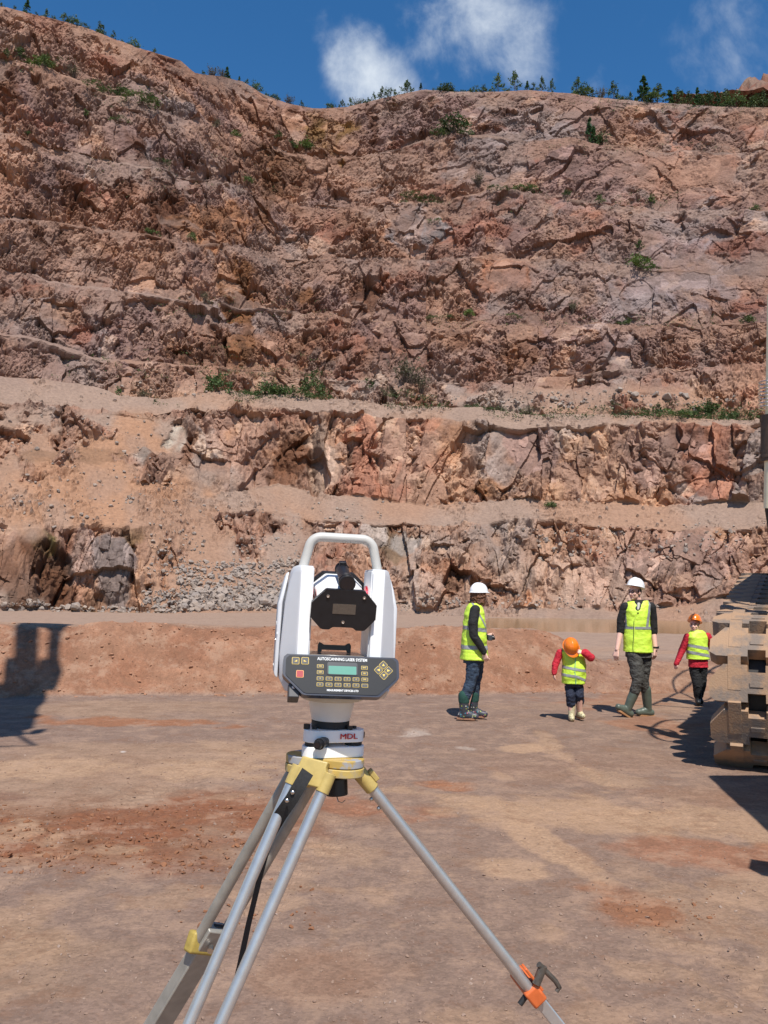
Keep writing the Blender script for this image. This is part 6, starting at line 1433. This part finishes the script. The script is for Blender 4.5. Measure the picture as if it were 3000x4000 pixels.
# second row behind the right rim, climbing to the spoil mound
for k in range(40):
    px = 2420 + k * 16 + rngp.uniform(-10, 10); back = 8 + 14 * max(0, (px - 2650) / 350)
    p, j = crest_point(min(px, 3200), back); dist = math.hypot(p.x, p.y); p.z += .4 + 4.6 * max(0, (px - 2700) / 330) ** 1.2
    kd = ('conifer', 'sapling', 'bush', 'sapling')[k % 4]
    plant(kd, p, rngp.uniform(34, 64) / F_PX * dist * 1.3, f'{KN[kd]} in the belt of trees behind the right rim below the red mound', f'belt behind the right rim: {KN[kd]}s', 1.1, i_); i_ += 1
FACE = [(1770, 535, 90, 'bush', 1.25, 'large dark bush on the second ledge below the right rim'), (1715, 545, 36, 'low', 1.6, None), (1820, 540, 32, 'low', 1.3, None), (2306, 560, 115, 'conifer', .75, 'tall narrow conifer with two smaller ones on the right upper face'), (2322, 562, 80, 'conifer', .9, 'short conifer in the middle of the trio on the right upper face'), (2352, 566, 72, 'bush', .8, 'bushy conifer at the right of the trio on the upper face'),
 (1196, 605, 60, 'bright_bush', 1.1, 'bright bush in the inner corner of the quarry below the rim'), (1140, 585, 36, 'bush', 1.2, None), (1090, 560, 40, 'sapling', 1.4, None), (1870, 730, 56, 'twiggy', 1.0, 'brown-green shrub in a hollow high on the right face'), (1940, 752, 26, 'low', 2.2, None), (2045, 762, 40, 'low', 1.7, None), (2075, 760, 40, 'sapling', 1.4, None), (2215, 778, 34, 'bush', 1.0, None), (2345, 795, 36, 'bush', 1.0, None), (2545, 805, 48, 'sapling', 1.4, None), (1618, 785, 26, 'low', 2.6, None), (1680, 790, 28, 'low', 2.0, None), (2950, 830, 30, 'bush', 1.2, None),
 (80, 243, 50, 'sapling', 1.6, None), (28, 240, 44, 'sapling', 1.6, None), (150, 262, 50, 'bright_bush', 1.5, None), (180, 270, 44, 'bush', 1.3, 'round green bush at the end of the top left ledge'), (288, 306, 46, 'twiggy', 1.2, None), (372, 342, 28, 'low', 2.0, None), (420, 350, 26, 'low', 1.6, None), (472, 366, 40, 'bush', 1.5, None), (545, 398, 46, 'low', 2.0, None), (585, 410, 30, 'low', 1.6, None), (340, 440, 34, 'sapling', 1.4, None), (470, 470, 30, 'low', 1.6, None), (846, 500, 40, 'twiggy', 1.0, None), (924, 525, 44, 'bright_bush', 1.0, None), (970, 725, 36, 'bush', 1.2, None), (1290, 812, 22, 'low', 1.4, None),
 (107, 522, 22, 'bush', 1.2, None), (800, 1190, 42, 'twiggy', .9, None), (588, 908, 30, 'low', 1.6, None), (750, 945, 36, 'bush', 1.0, None), (640, 640, 22, 'low', 2.0, None), (2500, 1040, 62, 'bright_bush', 1.5, 'bright green bush growing from a crevice in the grey right face'), (2545, 1045, 30, 'low', 1.3, None), (2500, 990, 46, 'sapling', 1.2, None), (1833, 1240, 44, 'bright_bush', .9, 'small bright bush beneath the red patch of rock'), (2238, 1228, 54, 'twiggy', .8, None), (1745, 1238, 26, 'low', 1.6, None), (1690, 1240, 28, 'low', 1.4, None), (2420, 1268, 30, 'bush', 1.3, None), (2455, 1265, 34, 'bush', 1.0, None), (2925, 1258, 34, 'bush', 1.4, None), (2000, 1240, 22, 'low', 1.8, None), (2150, 1995, 40, 'bush', 1.0, 'single small bush on the smooth dusty bank above the lowest face'), (1700, 880, 20, 'low', 2.0, None)]
for px, py, hpx, kd, wd_, lab in FACE:
    p, hv = cliff_point(px, py); dist = math.hypot(p.x, p.y); p = p - hv * .2 - Vector((0, 0, .15))
    zone = 'left-hand' if px < 1250 else 'right-hand'
    plant(kd, p, hpx / F_PX * dist * 1.1, lab or f'{KN[kd]} rooted on a ledge high in the {zone} quarry face', None if lab else f'{zone} ledge plants: {KN[kd]}s', wd_, i_); i_ += 1
BENCH = [(850, 1540, 105, 'bush', .85, 'tall dark green bush on the middle terrace at the foot of the upper face'), (1038, 1552, 62, 'bush', 1.5, None), (1085, 1556, 72, 'bush', 1.3, None), (1135, 1560, 56, 'low', 1.8, None), (985, 1545, 40, 'low', 1.8, None), (1222, 1562, 84, 'bush', .9, 'upright green bush at the right end of the green thicket on the middle terrace'), (1245, 1568, 50, 'low', 1.4, None), (1440, 1520, 54, 'bush', 1.1, 'lone green bush left of the big grey-brown shrub on the terrace'), (1585, 1552, 120, 'twiggy', .95, 'big grey-brown shrub at the centre of the middle terrace'), (1640, 1560, 84, 'twiggy', .9, 'second grey-brown shrub just right of the big one on the terrace'), (1525, 1575, 50, 'twiggy', 1.3, None), (1660, 1580, 30, 'low', 1.6, None), (1720, 1600, 30, 'sapling', 1.6, None), (465, 1548, 46, 'sapling', 1.2, 'small sapling at the left end of the dusty middle terrace'), (615, 1572, 56, 'bush', .9, 'dark bush in the notch above the dusty slope on the left'), (670, 1570, 34, 'low', 1.4, None), (560, 1548, 40, 'twiggy', 1.4, None), (1845, 1600, 34, 'low', 1.3, None), (1900, 1606, 26, 'low', 2.0, None), (1955, 1612, 34, 'twiggy', 1.6, None), (2060, 1618, 40, 'twiggy', 1.8, None), (2235, 1636, 30, 'bush', 1.2, None), (2310, 1638, 30, 'bush', 1.0, None),
 (2450, 1640, 44, 'twiggy', 1.4, None), (2520, 1646, 40, 'bush', 1.1, None), (2570, 1642, 50, 'sapling', 1.4, None), (2622, 1646, 46, 'low', 1.8, None), (2680, 1636, 54, 'bush', 1.3, None), (2738, 1636, 76, 'bush', 1.0, 'tallest dark bush in the green strip at the right end of the terrace'), (2778, 1618, 62, 'sapling', 1.6, None), (2760, 1600, 40, 'low', 1.6, None), (2842, 1650, 56, 'bush', 1.0, None), (2900, 1630, 50, 'low', 1.6, None), (2950, 1636, 44, 'bush', 1.2, None), (2400, 1600, 40, 'twiggy', 1.6, None)]
for px, py, hpx, kd, wd_, lab in BENCH:
    p, hv = cliff_point(px, py); dist = math.hypot(p.x, p.y); p = p + hv * 1.0 - Vector((0, 0, .15))
    zone = 'left half' if px < 1500 else 'right half'
    plant(kd, p, hpx / F_PX * dist * 1.2, lab or f'{KN[kd]} on the {zone} of the broad grassy terrace', None if lab else f'terrace plants, {zone}: {KN[kd]}s', wd_, i_); i_ += 1
# rough grass and weeds, uncountable
def tufts(name, spots, seed, m):
    rng = random.Random(seed); pts = []
    for px0, px1, py0, py1, n_, s_ in spots:
        for k in range(n_):
            p, hv = cliff_point(rng.uniform(px0, px1), rng.uniform(py0, py1)); c = rng.random()
            for q_ in range(9): pts.append((p - hv * rng.uniform(0, .3) + Vector((rng.gauss(0, .28), rng.gauss(0, .28), abs(rng.gauss(.08, s_)))), min(1, max(0, c + rng.gauss(0, .25)))))
    me = leaves(name, pts, .10, m, rng); o = link(bpy.data.objects.new(name, me)); o['kind'] = 'stuff'; return o
tufts('terrace_grass', [(900, 1300, 1530, 1572, 150, .15), (1500, 1760, 1560, 1600, 110, .14), (2400, 3000, 1610, 1650, 330, .17), (1900, 2400, 1600, 1640, 130, .12), (2600, 3000, 1580, 1620, 80, .16), (780, 1300, 1455, 1480, 60, .12)], 3, LEAF)
tufts('ledge_weeds', [(380, 660, 345, 420, 50, .14), (0, 300, 250, 300, 40, .14), (1560, 1760, 785, 800, 40, .1), (1900, 2700, 745, 830, 90, .12), (560, 1300, 1170, 1250, 70, .1), (200, 1250, 1365, 1480, 80, .1), (1650, 2800, 1230, 1275, 90, .1), (2300, 2420, 380, 440, 20, .15), (2380, 3000, 400, 470, 120, .2), (1300, 2400, 362, 420, 50, .14), (2100, 3000, 560, 605, 60, .12), (300, 1200, 600, 760, 60, .12)], 4, LEAF)

# ================================================================== FALLEN ROCK
RUB = mat('fallen_rock', (.25, .205, .175), .9, var=.22, vscale=1.3, col2=(.34, .262, .205), thr=(.4, .62), bump=.5, bscale=12)
def rock_data(rng, n=14):
    bm = bmesh.new(); sx, sy, sz = rng.uniform(.7, 1.2), rng.uniform(.6, 1.0), rng.uniform(.45, .85)
    for i in range(n):
        v = Vector((rng.gauss(0, 1), rng.gauss(0, 1), rng.gauss(0, 1))).normalized() * rng.uniform(.75, 1.0); bm.verts.new((v.x * sx, v.y * sy, v.z * sz))
    r = bmesh.ops.convex_hull(bm, input=bm.verts); bmesh.ops.delete(bm, geom=[e for e in r['geom_interior'] if isinstance(e, bmesh.types.BMVert)], context='VERTS')
    vs = [tuple(v.co) for v in bm.verts]; bm.verts.index_update(); fs = [[v.index for v in f.verts] for f in bm.faces]; bm.free(); return vs, fs
rr_ = random.Random(5); RD = [rock_data(rr_) for k in range(18)]
def scatter(name, spots, seed, m):
    rng = random.Random(seed); b = MB()
    for px0, px1, py0, py1, n_, s0, s1 in spots:
        for k in range(n_):
            px, py = rng.uniform(px0, px1), rng.uniform(py0, py1)
            p, hv = cliff_point(px, py); s_ = s0 * (s1 / s0) ** (rng.random() ** 2.2); vs, fs = rng.choice(RD)
            b.add(vs, fs, 0, Matrix.Translation(p - hv * s_ * .3 + Vector((0, 0, s_ * .1))) @ Euler((rng.uniform(-.5, .5), rng.uniform(-.5, .5), rng.uniform(0, 6.28))).to_matrix().to_4x4() @ Matrix.Diagonal((s_, s_, s_, 1)))
    o = b.build(name, m, None, smooth=None); o['kind'] = 'stuff'; return o
scatter('rubble', [(690, 1180, 2200, 2386, 1300, .07, .42), (700, 1180, 2320, 2386, 160, .3, .6), (560, 1180, 2300, 2390, 900, .08, .36), (580, 800, 2080, 2300, 160, .06, .3), (900, 1180, 2080, 2250, 220, .06, .3), (0, 560, 2360, 2382, 200, .08, .35), (1300, 1900, 2340, 2384, 240, .07, .3), (1900, 2600, 2330, 2380, 130, .06, .3),
    (1900, 2900, 1540, 1600, 200, .12, .5), (1500, 2300, 1530, 1580, 130, .08, .3), (380, 1200, 1500, 1545, 60, .08, .3), (2100, 2900, 2080, 2180, 200, .08, .4), (1500, 3000, 2045, 2090, 120, .06, .25), (0, 700, 1900, 2070, 160, .06, .3), (0, 660, 1600, 1900, 150, .06, .3), (700, 1500, 1960, 2060, 130, .06, .3)], 6, RUB)
BOULD = [(1030, 2360, 70, 'pale wedge-shaped boulder at the foot of the scree left of the scanner'), (1090, 2372, 60, 'large flat boulder touching the scanner outline at the scree foot'), (945, 2345, 40, 'squarish boulder low on the scree slope'), (1060, 2300, 44, 'sharp-edged boulder higher up the scree beside the scanner'), (760, 2365, 40, None), (820, 2372, 46, None), (880, 2380, 50, None), (700, 2378, 38, None), (930, 2378, 42, None), (1000, 2330, 36, None), (990, 2290, 34, None), (1110, 2330, 46, None), (1130, 2290, 36, None), (870, 2330, 34, None), (650, 2200, 34, 'angular block standing alone at the top left of the scree'), (670, 2180, 40, 'slab leaning at the head of the scree'), (640, 2230, 30, None), (720, 2240, 26, None), (300, 2370, 60, 'long flat slab lying at the edge of the left pond'), (400, 2376, 30, None), (130, 2372, 34, None), (2020, 1575, 40, None), (1960, 1568, 46, None), (2160, 1560, 44, None), (2480, 1560, 50, None), (2560, 1545, 44, None), (2610, 1560, 60, 'whitish boulder in the rubble on the right of the terrace'), (2680, 1550, 44, None), (2420, 1545, 40, None), (2270, 1480, 40, None)]
for px, py, wpx, lab in BOULD:
    p, hv = cliff_point(px, py); s_ = wpx / F_PX * math.hypot(p.x, p.y) * .5; vs, fs = rr_.choice(RD); b = MB(); b.add(vs, fs)
    o = b.build('boulder', RUB, None, bevel=.03, smooth=None); o.location = p - hv * s_ * .5 + Vector((0, 0, s_ * .15)); o.scale = (s_, s_, s_); o.rotation_euler = (rr_.uniform(-.4, .4), rr_.uniform(-.4, .4), rr_.uniform(0, 6.28))
    low = py > 1900
    tag(o, lab or ('angular grey boulder in the scree at the foot of the quarry face' if low else 'angular boulder in the rubble on the right side of the terrace'), 'boulder', None if lab else ('scree boulders' if low else 'terrace boulders'))
# stones and clods on the floor
def floor_scatter(name, spots, seed, m):
    rng = random.Random(seed); b = MB()
    for px0, px1, py0, py1, n_, s0, s1 in spots:
        for k in range(n_):
            g_ = on_ground(rng.uniform(px0, px1), py0 + (py1 - py0) * rng.random()); s_ = s0 * (s1 / s0) ** (rng.random() ** 3); vs, fs = rng.choice(RD)
            b.add(vs, fs, 0, Matrix.Translation((g_.x, g_.y, ground_z(g_.x, g_.y) + s_ * .2)) @ Euler((rng.uniform(-.5, .5), rng.uniform(-.5, .5), rng.uniform(0, 6.28))).to_matrix().to_4x4() @ Matrix.Diagonal((s_, s_, s_ * .8, 1)))
    o = b.build(name, m, None, smooth=None); o['kind'] = 'stuff'; return o
STN = mat('floor_stone', (.25, .160, .115), .9, var=.3, vscale=3, col2=(.34, .25, .20), thr=(.48, .66))
floor_scatter('gravel', [(-200, 3200, 2740, 4050, 4200, .003, .016), (0, 1200, 2720, 3300, 800, .004, .02), (1300, 2900, 3300, 4000, 500, .003, .014)], 7, STN)
floor_scatter('earth_clods', [(0, 1000, 3150, 3420, 700, .006, .035), (700, 1250, 3380, 3650, 50, .008, .03), (900, 1300, 2960, 3100, 60, .006, .02), (2350, 2800, 3500, 3620, 60, .006, .02)], 8, mat('red_clod', (.22, .095, .045), .95, var=.25, vscale=5))
def bank_scatter():
    rng = random.Random(9); b = MB()
    for k in range(1500):
        x = rng.uniform(-8.5, 4.6); y = 14.0 + .2 * x + rng.uniform(-.1, 1.9); s_ = .012 * (5.5 ** (rng.random() ** 3)); vs, fs = rng.choice(RD)
        b.add(vs, fs, 0, Matrix.Translation((x, y, ground_z(x, y))) @ Euler((0, 0, rng.uniform(0, 6.28))).to_matrix().to_4x4() @ Matrix.Diagonal((s_, s_, s_ * .8, 1)))
    o = b.build('bank_clods', mat('bank_clod', (.33, .165, .095), .95, var=.25, vscale=5), None, smooth=None); o['kind'] = 'stuff'
bank_scatter()
